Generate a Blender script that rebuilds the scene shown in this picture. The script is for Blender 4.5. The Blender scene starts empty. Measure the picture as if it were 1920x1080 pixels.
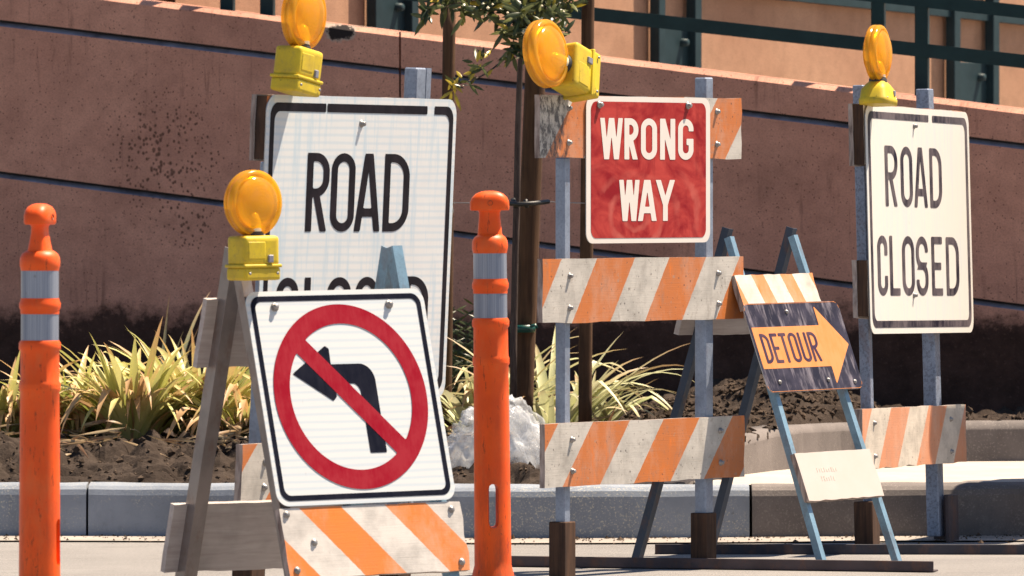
import bpy, bmesh, math, random
import numpy as np
from mathutils import Matrix, Vector, noise
random.seed(7)
R = math.radians
scene = bpy.context.scene
col = scene.collection

# ------------------------------------------------------------------ camera
F, CX, HY, CAMH = 15000.0, 960.0, 360.0, 1.2        # focal length in photo pixels, horizon row, eye height
cam_d = bpy.data.cameras.new('camera')
cam = bpy.data.objects.new('camera', cam_d); col.objects.link(cam)
cam.location = (0, 0, CAMH); cam.rotation_euler = (R(90), 0, 0)
cam_d.sensor_width = 36.0; cam_d.lens = F / 1920.0 * 36.0
cam_d.shift_y = -(540.0 - HY) / 1920.0
cam_d.clip_start = 0.5; cam_d.clip_end = 2000
cam_d.dof.use_dof = True; cam_d.dof.focus_distance = 25.6; cam_d.dof.aperture_fstop = 13
scene.camera = cam

# ------------------------------------------------------------------ light
SUN = Vector((0.46, 0.22, 1.0)).normalized()
w = bpy.data.worlds.new('World'); scene.world = w; w.use_nodes = True
nt = w.node_tree; nt.nodes.clear()
sky = nt.nodes.new('ShaderNodeTexSky'); sky.sky_type = 'NISHITA'; sky.sun_disc = False
sky.sun_elevation = math.asin(SUN.z); sky.sun_rotation = math.atan2(SUN.x, SUN.y)
sky.air_density = 1.0; sky.dust_density = 0.6; sky.ozone_density = 1.0
bg = nt.nodes.new('ShaderNodeBackground'); bg.inputs['Strength'].default_value = 0.050
wo = nt.nodes.new('ShaderNodeOutputWorld')
nt.links.new(sky.outputs[0], bg.inputs[0]); nt.links.new(bg.outputs[0], wo.inputs[0])
sl = bpy.data.lights.new('sun', 'SUN'); sl.energy = 5.0; sl.angle = R(0.5); sl.color = (1.0, 0.84, 0.65)
so = bpy.data.objects.new('sun', sl); col.objects.link(so)
so.rotation_euler = SUN.to_track_quat('Z', 'Y').to_euler(); so.location = (10, 20, 30)
scene.view_settings.view_transform = 'Standard'; scene.view_settings.look = 'None'
scene.view_settings.exposure = 1.26; scene.view_settings.gamma = 1.0

# ------------------------------------------------------------------ helpers
def at(px, py, d):
    return Vector(((px - CX) * d / F, d, CAMH - (py - HY) * d / F))

def tag(o, label=None, cat=None, group=None, kind=None):
    if label: o['label'] = label
    if cat: o['category'] = cat
    if group: o['group'] = group
    if kind: o['kind'] = kind
    return o

def empty(name, loc, rz=0.0):
    o = bpy.data.objects.new(name, None); col.objects.link(o)
    o.location = loc; o.rotation_euler = (0, 0, rz); o.empty_display_size = 0.1
    return o

I4 = Matrix.Identity(4)

class MB:
    """collects shapes for one mesh object; uv is metric, taken in the frame the shape was drawn in"""
    def __init__(s, frame=None):
        s.bm = bmesh.new(); s.uv = s.bm.loops.layers.uv.new('UVMap'); s.M = frame or I4
    def face(s, pts, mat=0, uvs=None, M=None, smooth=False):
        M = M or s.M
        pts = [Vector(p) for p in pts]
        vs = [s.bm.verts.new(M @ p) for p in pts]
        return s._f(vs, pts, mat, uvs, smooth)
    def _f(s, vs, pts, mat, uvs=None, smooth=False):
        try: f = s.bm.faces.new(vs)
        except ValueError: return None
        f.material_index = mat; f.smooth = smooth
        if uvs is None:
            n = Vector((0, 0, 0))
            for i in range(len(pts)):
                a, b = pts[i], pts[(i + 1) % len(pts)]; n += a.cross(b)
            ax = max(range(3), key=lambda i: abs(n[i]))
            uvs = [((p.y, p.z), (p.x, p.z), (p.x, p.y))[ax] for p in pts]
        for l, u in zip(f.loops, uvs): l[s.uv].uv = u
        return f
    def box(s, x0, x1, y0, y1, z0, z1, mat=0, M=None, bevel=0.0, seg=2):
        M = M or s.M
        c = [Vector(p) for p in ((x0,y0,z0),(x1,y0,z0),(x1,y1,z0),(x0,y1,z0),(x0,y0,z1),(x1,y0,z1),(x1,y1,z1),(x0,y1,z1))]
        vs = [s.bm.verts.new(M @ p) for p in c]
        fs = []
        for q in ((0,1,5,4),(1,2,6,5),(2,3,7,6),(3,0,4,7),(4,5,6,7),(3,2,1,0)):
            fs.append(s._f([vs[i] for i in q], [c[i] for i in q], mat))
        if bevel > 0:
            es = list({e for f in fs for e in f.edges})
            r = bmesh.ops.bevel(s.bm, geom=es, offset=bevel, segments=seg, profile=0.6, affect='EDGES')
            for f in r['faces']: f.material_index = mat; f.smooth = seg > 1
        return s
    def prism(s, outline, y0, y1, mat=0, mat_side=None, M=None):
        """outline in x,z counter-clockwise seen from -y; y0 is the front"""
        M = M or s.M; ms = mat if mat_side is None else mat_side
        f = [Vector((x, y0, z)) for x, z in outline]; b = [Vector((x, y1, z)) for x, z in outline]
        fv = [s.bm.verts.new(M @ p) for p in f]; bv = [s.bm.verts.new(M @ p) for p in b]
        s._f(fv, f, mat); s._f(bv[::-1], b[::-1], ms)
        n = len(f)
        for i in range(n):
            j = (i + 1) % n
            s._f([fv[i], bv[i], bv[j], fv[j]], [f[i], b[i], b[j], f[j]], ms)
        return s
    def sweep(s, pts, prof, mat=0, M=None, smooth=False, cap=True):
        """profile (list of (a,b) offsets) along pts; a is sideways, b is roughly 'up'"""
        M = M or s.M
        pts = [Vector(p) for p in pts]; rings = []
        L = 0
        for i, p in enumerate(pts):
            t = (pts[min(i + 1, len(pts) - 1)] - pts[max(i - 1, 0)]).normalized()
            up = Vector((0, 0, 1)) if abs(t.z) < 0.9 else Vector((0, 1, 0))
            sd = t.cross(up).normalized(); u2 = sd.cross(t)
            if i: L += (p - pts[i - 1]).length
            rings.append(([p + sd * a + u2 * b for a, b in prof], L))
        V = [[s.bm.verts.new(M @ q) for q in r[0]] for r in rings]
        n = len(prof)
        per = [0]
        for j in range(n):
            a, b = prof[j], prof[(j + 1) % n]; per.append(per[-1] + math.hypot(b[0]-a[0], b[1]-a[1]))
        for i in range(len(pts) - 1):
            for j in range(n):
                k = (j + 1) % n
                s._f([V[i][j], V[i][k], V[i+1][k], V[i+1][j]], [rings[i][0][j]]*4, mat,
                     [(per[j], rings[i][1]), (per[j+1], rings[i][1]), (per[j+1], rings[i+1][1]), (per[j], rings[i+1][1])], smooth)
        if cap:
            s._f(V[0][::-1], rings[0][0][::-1], mat); s._f(V[-1], rings[-1][0], mat)
        return s
    def tube(s, pts, r, n=8, mat=0, M=None):
        pts = [Vector(p) for p in pts]
        if not isinstance(r, (list, tuple)): r = [r] * len(pts)
        M = M or s.M; V = []; L = 0
        for i, p in enumerate(pts):
            t = (pts[min(i + 1, len(pts) - 1)] - pts[max(i - 1, 0)]).normalized()
            up = Vector((0, 0, 1)) if abs(t.z) < 0.9 else Vector((0, 1, 0))
            sd = t.cross(up).normalized(); u2 = sd.cross(t)
            if i: L += (p - pts[i - 1]).length
            V.append(([s.bm.verts.new(M @ (p + (sd * math.cos(a) + u2 * math.sin(a)) * r[i])) for a in [2*math.pi*k/n for k in range(n)]], L, r[i]))
        for i in range(len(pts) - 1):
            for j in range(n):
                k = (j + 1) % n
                c = 6.28 * V[i][2] / n
                s._f([V[i][0][j], V[i][0][k], V[i+1][0][k], V[i+1][0][j]], [pts[0]]*4, mat,
                     [(c*j, V[i][1]), (c*(j+1), V[i][1]), (c*(j+1), V[i+1][1]), (c*j, V[i+1][1])], True)
        s._f(V[0][0][::-1], [pts[0]]*n, mat, [(0, 0)]*n); s._f(V[-1][0], [pts[0]]*n, mat, [(0, 0)]*n)
        return s
    def lathe(s, prof, n=40, mat=0, M=None, smooth=True):
        """prof: list of (radius, height) turned about local z"""
        M = M or s.M; V = []
        for r, z in prof:
            if r < 1e-6: V.append([s.bm.verts.new(M @ Vector((0, 0, z)))])
            else: V.append([s.bm.verts.new(M @ Vector((r*math.cos(a), r*math.sin(a), z))) for a in [2*math.pi*k/n for k in range(n)]])
        rad = max(p[0] for p in prof)
        for i in range(len(prof) - 1):
            A, B = V[i], V[i+1]
            for j in range(n):
                k = (j + 1) % n
                u0, u1 = rad*6.283*j/n, rad*6.283*(j+1)/n
                z0, z1 = prof[i][1], prof[i+1][1]
                m = mat(i) if callable(mat) else mat
                if len(A) == 1 and len(B) == 1: continue
                if len(A) == 1: s._f([A[0], B[k], B[j]], [Vector()]*3, m, [(u0, z0), (u1, z1), (u0, z1)], smooth)
                elif len(B) == 1: s._f([A[j], A[k], B[0]], [Vector()]*3, m, [(u0, z0), (u1, z0), (u0, z1)], smooth)
                else: s._f([A[j], A[k], B[k], B[j]], [Vector()]*4, m, [(u0, z0), (u1, z0), (u1, z1), (u0, z1)], smooth)
        return s
    def implicit(s, f, x0, x1, z0, z1, cell, y, mat=0, M=None):
        """flat region f(x,z) < 0 on the plane y, by marching squares"""
        M = M or s.M
        nx = int((x1 - x0) / cell) + 2; nz = int((z1 - z0) / cell) + 2
        xs = np.linspace(x0, x1, nx); zs = np.linspace(z0, z1, nz)
        X, Z = np.meshgrid(xs, zs); V = f(X, Z); inn = V < 0
        cache = {}
        def gv(x, z):
            k = (round(x, 6), round(z, 6))
            if k not in cache: cache[k] = s.bm.verts.new(M @ Vector((x, y, z)))
            return cache[k]
        def add(p):
            q = []
            for a in p:
                if not q or (abs(a[0]-q[-1][0]) + abs(a[1]-q[-1][1])) > 2e-6: q.append(a)
            if len(q) > 1 and abs(q[0][0]-q[-1][0]) + abs(q[0][1]-q[-1][1]) < 2e-6: q.pop()
            if len(q) < 3: return
            vs = [gv(*a) for a in q]
            if len(set(vs)) < 3 or len(set(vs)) != len(vs): return
            s._f(vs, None, mat, q)
        for j in range(nz - 1):
            i = 0
            full = inn[j, :-1] & inn[j, 1:] & inn[j+1, :-1] & inn[j+1, 1:]
            anyc = inn[j, :-1] | inn[j, 1:] | inn[j+1, :-1] | inn[j+1, 1:]
            while i < nx - 1:
                if full[i]:
                    k = i
                    while k < nx - 1 and full[k]: k += 1
                    add([(xs[i], zs[j]), (xs[k], zs[j]), (xs[k], zs[j+1]), (xs[i], zs[j+1])]); i = k
                    continue
                if anyc[i]:
                    c = [(xs[i], zs[j], V[j, i]), (xs[i+1], zs[j], V[j, i+1]), (xs[i+1], zs[j+1], V[j+1, i+1]), (xs[i], zs[j+1], V[j+1, i])]
                    p = []
                    for a in range(4):
                        A, B = c[a], c[(a + 1) % 4]
                        if A[2] < 0: p.append((A[0], A[1]))
                        if (A[2] < 0) != (B[2] < 0):
                            t = A[2] / (A[2] - B[2]); p.append((A[0] + (B[0]-A[0])*t, A[1] + (B[1]-A[1])*t))
                    if len(p) > 2: add(p)
                i += 1
        return s
    def build(s, name, mats, parent=None, recalc=False):
        if recalc: bmesh.ops.recalc_face_normals(s.bm, faces=s.bm.faces[:])
        me = bpy.data.meshes.new(name); s.bm.to_mesh(me); s.bm.free()
        if not isinstance(mats, (list, tuple)): mats = [mats]
        for m in mats: me.materials.append(m)
        o = bpy.data.objects.new(name, me); col.objects.link(o)
        if parent: o.parent = parent
        return o

# ------------------------------------------------------------------ 2-D shapes for signs (negative inside)
def mn(*a):
    r = a[0]
    for b in a[1:]: r = np.minimum(r, b)
    return r
def mx(*a):
    r = a[0]
    for b in a[1:]: r = np.maximum(r, b)
    return r
def rr(X, Z, x0, x1, z0, z1, r):
    cx, cz, hx, hz = (x0+x1)/2, (z0+z1)/2, (x1-x0)/2 - r, (z1-z0)/2 - r
    dx, dz = np.abs(X-cx) - hx, np.abs(Z-cz) - hz
    return np.hypot(np.maximum(dx, 0), np.maximum(dz, 0)) + np.minimum(np.maximum(dx, dz), 0) - r
def rect(X, Z, x0, x1, z0, z1): return mx(x0 - X, X - x1, z0 - Z, Z - z1)
def seg(X, Z, a, b, t):
    ax, az = a; bx, bz = b; L = math.hypot(bx-ax, bz-az); ux, uz = (bx-ax)/L, (bz-az)/L
    s = (X-ax)*ux + (Z-az)*uz; n = np.abs(-(X-ax)*uz + (Z-az)*ux)
    return mx(n - t/2, -s, s - L)
def poly(X, Z, pts):
    d = None                                          # convex, counter-clockwise
    for i in range(len(pts)):
        (ax, az), (bx, bz) = pts[i], pts[(i+1) % len(pts)]
        L = math.hypot(bx-ax, bz-az); e = ((X-ax)*(bz-az) - (Z-az)*(bx-ax)) / L
        d = e if d is None else np.maximum(d, e)
    return d
def letter(ch, X, Z, w, h, t):
    r = min(w * 0.5, h * 0.27)
    ring = lambda a0, a1, b0, b1, rad: mx(rr(X, Z, a0, a1, b0, b1, rad), -rr(X, Z, a0+t, a1-t, b0+t, b1-t, max(rad-t, 0.002)))
    dsh = lambda b0, b1, rad: mx(mx(rr(X, Z, -rad*2, w, b0, b1, rad), -rr(X, Z, -rad*2, w-t, b0+t, b1-t, max(rad-t, 0.002))), -X)
    stem = lambda a: rect(X, Z, a, a+t, 0, h)
    if ch == 'O': return ring(0, w, 0, h, r)
    if ch == 'C': return mx(ring(0, w, 0, h, r), -rect(X, Z, w*0.55, w*2, h*0.33, h*0.67))
    if ch == 'G': return mn(mx(ring(0, w, 0, h, r), -rect(X, Z, w*0.55, w*2, h*0.46, h*0.70)), rect(X, Z, w*0.55, w, h*0.36, h*0.36+t), rect(X, Z, w-t, w, h*0.2, h*0.36+t))
    if ch == 'D': return mn(stem(0), dsh(0, h, min(w*0.75, h*0.3)))
    if ch == 'R': return mn(stem(0), dsh(h*0.44, h, min(w*0.6, h*0.27)), mx(seg(X, Z, (w*0.42, h*0.5), (w-t*0.45, -0.1*h), t), -Z))
    if ch == 'A': return mx(mn(seg(X, Z, (t*0.30, -h*0.08), (w/2, h*1.12), t), seg(X, Z, (w-t*0.30, -h*0.08), (w/2, h*1.12), t), rect(X, Z, w*0.2, w*0.8, h*0.19, h*0.19+t)), Z-h, -Z)
    if ch == 'L': return mn(stem(0), rect(X, Z, 0, w, 0, t))
    if ch == 'E': return mn(stem(0), rect(X, Z, 0, w, 0, t), rect(X, Z, 0, w, h-t, h), rect(X, Z, 0, w*0.88, h/2-t/2, h/2+t/2))
    if ch == 'T': return mn(rect(X, Z, w/2-t/2, w/2+t/2, 0, h), rect(X, Z, 0, w, h-t, h))
    if ch == 'U': return mx(mx(rr(X, Z, 0, w, 0, h*2, r), -rr(X, Z, t, w-t, t, h*2, max(r-t, .002))), Z-h)
    if ch == 'N': return mn(stem(0), stem(w-t), mx(seg(X, Z, (t*0.4, h*1.06), (w-t*0.4, -h*0.06), t*1.05), -Z, Z-h, -X, X-w))
    if ch == 'W':
        q = lambda a, b: seg(X, Z, a, b, t*0.92)
        return mx(mn(q((t*0.35, h*1.1), (w*0.29, -h*0.1)), q((w*0.27, -h*0.1), (w*0.5, h*1.1)), q((w*0.5, h*1.1), (w*0.73, -h*0.1)), q((w*0.71, -h*0.1), (w-t*0.35, h*1.1))), Z-h, -Z)
    if ch == 'Y': return mn(mx(seg(X, Z, (t*0.3, h*1.06), (w/2, h*0.40), t), Z-h), mx(seg(X, Z, (w-t*0.3, h*1.06), (w/2, h*0.40), t), Z-h), rect(X, Z, w/2-t/2, w/2+t/2, 0, h*0.46))
    if ch == 'S':
        m = h*0.5
        up = mx(ring(0, w, m-t/2, h, min(r, (h-m+t/2)/2-.001)), -rect(X, Z, w*0.5, w*2, m+t/2, h*0.73))
        lo = mx(ring(0, w, 0, m+t/2, min(r, (m+t/2)/2-.001)), -rect(X, Z, -w, w*0.5, h*0.27, m-t/2))
        return mn(mx(up, -rect(X, Z, w*.5, w*2, -1, m-t/2-1e-4)), lo)
def write(mb, s, x0, z0, w, h, t, y, mat, cell=None, M=None, ax=0.72):
    # these signs carry lettering drawn heavier across than up: the form is laid out in squeezed x
    mb.implicit(lambda X, Z: letter(s, (X - x0)*ax, Z - z0, w*ax, h, t*ax), x0 - .01, x0 + w + .01, z0 - .005, z0 + h + .005, cell or h/42, y, mat, M)
def rr_outline(x0, x1, z0, z1, r, n=8):
    p = []
    for cx, cz, a in ((x1-r, z0+r, -90), (x1-r, z1-r, 0), (x0+r, z1-r, 90), (x0+r, z0+r, 180)):
        for k in range(n + 1):
            b = R(a + 90*k/n); p.append((cx + r*math.cos(b), cz + r*math.sin(b)))
    return p

# ------------------------------------------------------------------ materials
def lerp(a, b, t): return a + (b-a)*t
class N:
    def __init__(s, name):
        s.m = bpy.data.materials.new(name); s.m.use_nodes = True
        s.t = s.m.node_tree; s.t.nodes.clear()
        s.out = s.n('ShaderNodeOutputMaterial'); s.b = s.n('ShaderNodeBsdfPrincipled')
        s.l(s.b.outputs[0], s.out.inputs[0])
        s.uvn = None; s.objn = None
    def n(s, t, **k):
        o = s.t.nodes.new(t)
        for a, v in k.items(): setattr(o, a, v)
        return o
    def l(s, a, b): s.t.links.new(a, b)
    def put(s, sock, v):
        if hasattr(v, 'is_output'): s.l(v, sock)
        elif isinstance(v, (tuple, list)) and len(v) == 3 and sock.type == 'RGBA': sock.default_value = (*v, 1)
        else: sock.default_value = v
    def uv(s):
        if not s.uvn: s.uvn = s.n('ShaderNodeUVMap'); s.uvn.uv_map = 'UVMap'
        return s.uvn.outputs[0]
    def obj(s):
        if not s.objn: s.objn = s.n('ShaderNodeTexCoord')
        return s.objn.outputs['Object']
    def mapv(s, v, scale=(1, 1, 1), loc=(0, 0, 0), rot=(0, 0, 0)):
        m = s.n('ShaderNodeMapping'); s.l(v, m.inputs[0])
        m.inputs['Scale'].default_value = scale; m.inputs['Location'].default_value = loc; m.inputs['Rotation'].default_value = rot
        return m.outputs[0]
    def noise(s, v, scale, detail=4, rough=0.55, dist=0.0):
        n = s.n('ShaderNodeTexNoise'); s.l(v, n.inputs['Vector'])
        n.inputs['Scale'].default_value = scale; n.inputs['Detail'].default_value = detail
        n.inputs['Roughness'].default_value = rough; n.inputs['Distortion'].default_value = dist
        return n.outputs['Fac']
    def vor(s, v, scale, feature='F1', rnd=1.0):
        n = s.n('ShaderNodeTexVoronoi'); s.l(v, n.inputs['Vector']); n.feature = feature
        n.inputs['Scale'].default_value = scale; n.inputs['Randomness'].default_value = rnd
        return n.outputs['Distance']
    def ramp(s, f, a, b, inv=False):
        n = s.n('ShaderNodeMapRange'); s.put(n.inputs['Value'], f); n.clamp = True
        n.inputs['From Min'].default_value = a; n.inputs['From Max'].default_value = b
        n.inputs['To Min'].default_value = 1.0 if inv else 0.0; n.inputs['To Max'].default_value = 0.0 if inv else 1.0
        return n.outputs[0]
    def math(s, op, a, b=0.0, c=None):
        n = s.n('ShaderNodeMath', operation=op); s.put(n.inputs[0], a); s.put(n.inputs[1], b)
        if c is not None: s.put(n.inputs[2], c)
        return n.outputs[0]
    def mix(s, f, a, b, mode='MIX'):
        n = s.n('ShaderNodeMix', data_type='RGBA', blend_type=mode); s.put(n.inputs[0], f)
        s.put(n.inputs[6], a); s.put(n.inputs[7], b)
        return n.outputs[2]
    def sep(s, v):
        n = s.n('ShaderNodeSeparateXYZ'); s.l(v, n.inputs[0]); return n.outputs
    def bump(s, h, strength=0.3, dist=0.01):
        n = s.n('ShaderNodeBump'); s.l(h, n.inputs['Height']); n.inputs['Strength'].default_value = strength; n.inputs['Distance'].default_value = dist
        s.l(n.outputs[0], s.b.inputs['Normal']); return n
    def base(s, c): s.put(s.b.inputs['Base Color'], c); return s
    def rough(s, v): s.put(s.b.inputs['Roughness'], v); return s
    def metal(s, v): s.put(s.b.inputs['Metallic'], v); return s
    def spec(s, v): s.put(s.b.inputs['Specular IOR Level'], v); return s

def m_stripes(name, off, period, shear, orange, white, wear=0.5, duty=0.5, seed=0.0, grain=1.0, worn=None):
    """board sheeting: slanted stripes in board metres, scuffs, stains from the bolts, wood grain under it"""
    k = N(name); uv = k.uv(); u, v, _ = k.sep(uv)
    wob = k.math('MULTIPLY', k.math('SUBTRACT', k.noise(uv, 60, 2), 0.5), 0.006)
    ph = k.math('DIVIDE', k.math('SUBTRACT', k.math('ADD', k.math('SUBTRACT', u, k.math('MULTIPLY', v, shear)), wob), off), period)
    st = k.ramp(k.math('FRACT', ph), duty - 0.006, duty + 0.006, inv=True)
    sv = k.mapv(uv, (1, 1, 1), (seed, seed*1.7, 0))
    big = k.noise(sv, 5, 5, 0.6)
    org = k.mix(k.ramp(big, 0.35, 0.7), orange, tuple(min(1, c*0.82 + 0.02) for c in orange))
    org = k.mix(k.math('MULTIPLY', k.ramp(k.noise(k.mapv(sv, (1, .5, 1), (2, 1, 0)), 6, 6, 0.72), 0.48, 0.66), 0.55), org, tuple(lerp(a, b_, .45) for a, b_ in zip(orange, white)))
    org = k.mix(k.ramp(k.noise(k.mapv(sv, (1, .35, 1)), 16, 4, 0.7), 0.60, 0.72), org, (0.62, 0.16, 0.02))
    wh = k.mix(k.ramp(k.noise(sv, 9, 6, 0.65), 0.42, 0.68), white, tuple(c*0.66 for c in white))
    c = k.mix(st, wh, org)
    gr = k.noise(k.mapv(sv, (3, 90, 1)), 3, 4, 0.6)
    c = k.mix(k.math('MULTIPLY', k.ramp(gr, 0.55, 0.75), 0.22*grain), c, (0.22, 0.17, 0.14))
    sp = k.ramp(k.noise(sv, 70, 3, 0.6), 0.70 - 0.06*wear, 0.76 - 0.05*wear)
    c = k.mix(k.math('MULTIPLY', sp, 0.75*wear), c, (0.09, 0.07, 0.06))
    st2 = k.ramp(k.noise(k.mapv(sv, (2.2, 1, 1), rot=(0, 0, .3)), 7, 6, 0.75, .5), 0.54, 0.70)
    c = k.mix(k.math('MULTIPLY', st2, 0.42*wear), c, (0.20, 0.165, 0.145))
    vs = k.ramp(k.vor(sv, 38), 0.10, 0.16, inv=True)
    vs = k.math('MULTIPLY', vs, k.ramp(k.noise(sv, 6, 3, .6), 0.50, 0.60))
    c = k.mix(k.math('MULTIPLY', vs, 0.8*wear), c, (0.05, 0.04, 0.04))
    if worn:
        wz = k.math('ADD', k.math('MULTIPLY', k.math('SUBTRACT', k.noise(sv, 20, 5, .7), .5), .10), u)
        wm = k.math('MULTIPLY', k.ramp(wz, worn-.02, worn+.02, inv=True), k.ramp(k.noise(k.mapv(sv, (1, .5, 1), rot=(0, 0, .5)), 55, 5, .75), 0.44, 0.56))
        c = k.mix(k.math('MULTIPLY', wm, 0.9), c, (0.045, 0.04, 0.045))
    ch = k.ramp(k.noise(k.mapv(sv, (1, 1, 1)), 22, 5, 0.75), 0.66 - .04*wear, 0.70 - .04*wear)
    c = k.mix(k.math('MULTIPLY', ch, 0.55*wear), c, (0.30, 0.25, 0.21))
    k.base(c).rough(k.math('ADD', k.math('MULTIPLY', big, 0.3), 0.35)).spec(0.35)
    k.bump(k.math('ADD', gr, k.math('MULTIPLY', sp, -1.0)), 0.15, 0.004)
    return k.m

def m_sheeting(name, white=(0.635, 0.65, 0.66), lines=True, stain=0.3, seed=0.0, streak=0.0):
    k = N(name); uv = k.uv(); sv = k.mapv(uv, (1, 1, 1), (seed, seed*.6, 0))
    c = white
    n1 = k.noise(sv, 4.5, 5, 0.6)
    c = k.mix(k.math('MULTIPLY', k.ramp(n1, 0.42, 0.72), stain), c, (0.52, 0.55, 0.58))
    if lines:
        u, v, _ = k.sep(uv)
        wv = k.math('SINE', k.math('MULTIPLY', k.math('ADD', v, k.math('MULTIPLY', k.noise(k.mapv(sv, (.6, 6, 1)), 3, 2), 0.015)), 300.0))
        c = k.mix(k.math('MULTIPLY', k.ramp(wv, -0.2, 1.0), 0.40), c, (0.37, 0.50, 0.61))
    if streak:
        s1 = k.noise(k.mapv(sv, (14, 1.2, 1), rot=(0, 0, 0.12)), 2.2, 5, 0.65)
        c = k.mix(k.math('MULTIPLY', k.ramp(s1, 0.50, 0.62), streak), c, (0.40, 0.52, 0.62))
    d = k.ramp(k.noise(k.mapv(sv, (5, 1.2, 1)), 12, 5, 0.7), 0.68, 0.74)
    c = k.mix(k.math('MULTIPLY', d, 0.6), c, (0.25, 0.22, 0.2))
    k.base(c).rough(k.math('ADD', k.math('MULTIPLY', n1, 0.25), 0.30)).spec(0.25)
    return k.m

def m_ink(name, colr, fade, under, seed=0.0, scale=9.0):
    """printed legend, wearing off in patches and vertical scratches down to the sheeting"""
    k = N(name); uv = k.uv(); sv = k.mapv(uv, (1, 1, 1), (seed, seed*2, 0))
    a = k.noise(sv, scale, 5, 0.62); b = k.noise(k.mapv(sv, (6, 1, 1)), scale*1.3, 4, 0.7)
    f = k.math('ADD', k.math('MULTIPLY', a, 0.6), k.math('MULTIPLY', b, 0.4))
    if fade <= 0.3: g = k.math('MULTIPLY', k.ramp(f, 0.45, 0.62), fade)
    else: g = k.math('MULTIPLY', k.ramp(f, 0.40, 0.58), fade)
    h = k.math('MULTIPLY', k.ramp(k.noise(k.mapv(sv, (4, 1, 1)), 30, 3, 0.7), 0.66, 0.70), min(1, fade*1.4))
    c = k.mix(k.math('MAXIMUM', g, h), colr, under)
    k.base(c).rough(0.5).spec(0.08)
    return k.m

def m_plain(name, c, rough=0.5, metal=0.0, var=0.15, scale=12, c2=None, bump=0.0, spec=0.5):
    k = N(name); o = k.obj(); n = k.noise(o, scale, 5, 0.6)
    c2 = c2 or tuple(x*(1 - var*2.2) for x in c)
    k.base(k.mix(k.ramp(n, 0.38, 0.68), c, c2)).rough(k.math('ADD', k.math('MULTIPLY', n, 0.2), rough - 0.1)).metal(metal).spec(spec)
    if bump: k.bump(k.noise(o, scale*4, 4, 0.6), bump, 0.004)
    return k.m

def m_wood(name, c, c2, scale=1.0, axis=(40, 40, 2.5), bump=0.3, rough=0.85):
    k = N(name); o = k.obj(); v = k.mapv(o, axis)
    g = k.noise(v, 1.6*scale, 5, 0.62, 0.6); b = k.noise(o, 5, 4, 0.6)
    cc = k.mix(k.ramp(g, 0.35, 0.65), c, c2)
    cc = k.mix(k.math('MULTIPLY', k.ramp(b, 0.5, 0.75), 0.5), cc, tuple(x*0.45 for x in c2))
    k.base(cc).rough(rough).spec(0.2); k.bump(g, bump, 0.004)
    return k.m

def m_galv(name, c, rust=0.0, speck=0.0, rough=0.42, metal=0.55, seed=0):
    k = N(name); o = k.mapv(k.obj(), (1, 1, 1), (seed, 0, 0)); n = k.noise(o, 9, 5, 0.6)
    cc = k.mix(k.ramp(n, 0.4, 0.65), c, tuple(x*0.72 for x in c))
    if speck:
        cc = k.mix(k.math('MULTIPLY', k.ramp(k.noise(o, 110, 3, 0.7), 0.50, 0.58), speck), cc, (0.06, 0.07, 0.10))
    if rust:
        cc = k.mix(k.math('MULTIPLY', k.ramp(k.noise(k.mapv(o, (1, 1, .5)), 16, 5, 0.7), 0.52, 0.64), rust), cc, (0.16, 0.07, 0.035))
    k.base(cc).rough(k.math('ADD', k.math('MULTIPLY', n, 0.25), rough - 0.12)).metal(metal)
    k.bump(k.noise(o, 60, 3), 0.08, 0.002)
    return k.m

def m_lens(name):
    k = N(name); o = k.obj()
    dust = k.math('MULTIPLY', k.ramp(k.noise(o, 38, 5, .7), .45, .7), .45)
    k.base(k.mix(dust, (1.0, 0.56, 0.06), (0.85, 0.52, 0.20))).rough(k.math('ADD', k.math('MULTIPLY', dust, .5), .10)).spec(0.6)
    k.b.inputs['Coat Weight'].default_value = 0.35; k.b.inputs['Coat Roughness'].default_value = 0.08
    uv = k.uv(); u, v, _ = k.sep(uv)
    fres = k.math('SINE', k.math('MULTIPLY', u, 640.0))
    bmp = k.bump(k.math('ADD', k.math('MULTIPLY', fres, 0.5), k.math('MULTIPLY', k.noise(o, 25, 3), 2.0)), 0.16, 0.0012)
    tr = k.n('ShaderNodeBsdfTranslucent'); tr.inputs[0].default_value = (1.0, 0.68, 0.08, 1); k.l(bmp.outputs[0], tr.inputs['Normal'])
    tp = k.n('ShaderNodeBsdfTransparent'); tp.inputs[0].default_value = (1.0, 0.70, 0.12, 1)
    m1 = k.n('ShaderNodeMixShader'); m1.inputs[0].default_value = 0.40; k.l(k.b.outputs[0], m1.inputs[1]); k.l(tr.outputs[0], m1.inputs[2])
    m2 = k.n('ShaderNodeMixShader'); m2.inputs[0].default_value = 0.55; k.l(m1.outputs[0], m2.inputs[1]); k.l(tp.outputs[0], m2.inputs[2])
    k.l(m2.outputs[0], k.out.inputs[0])
    return k.m

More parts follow.
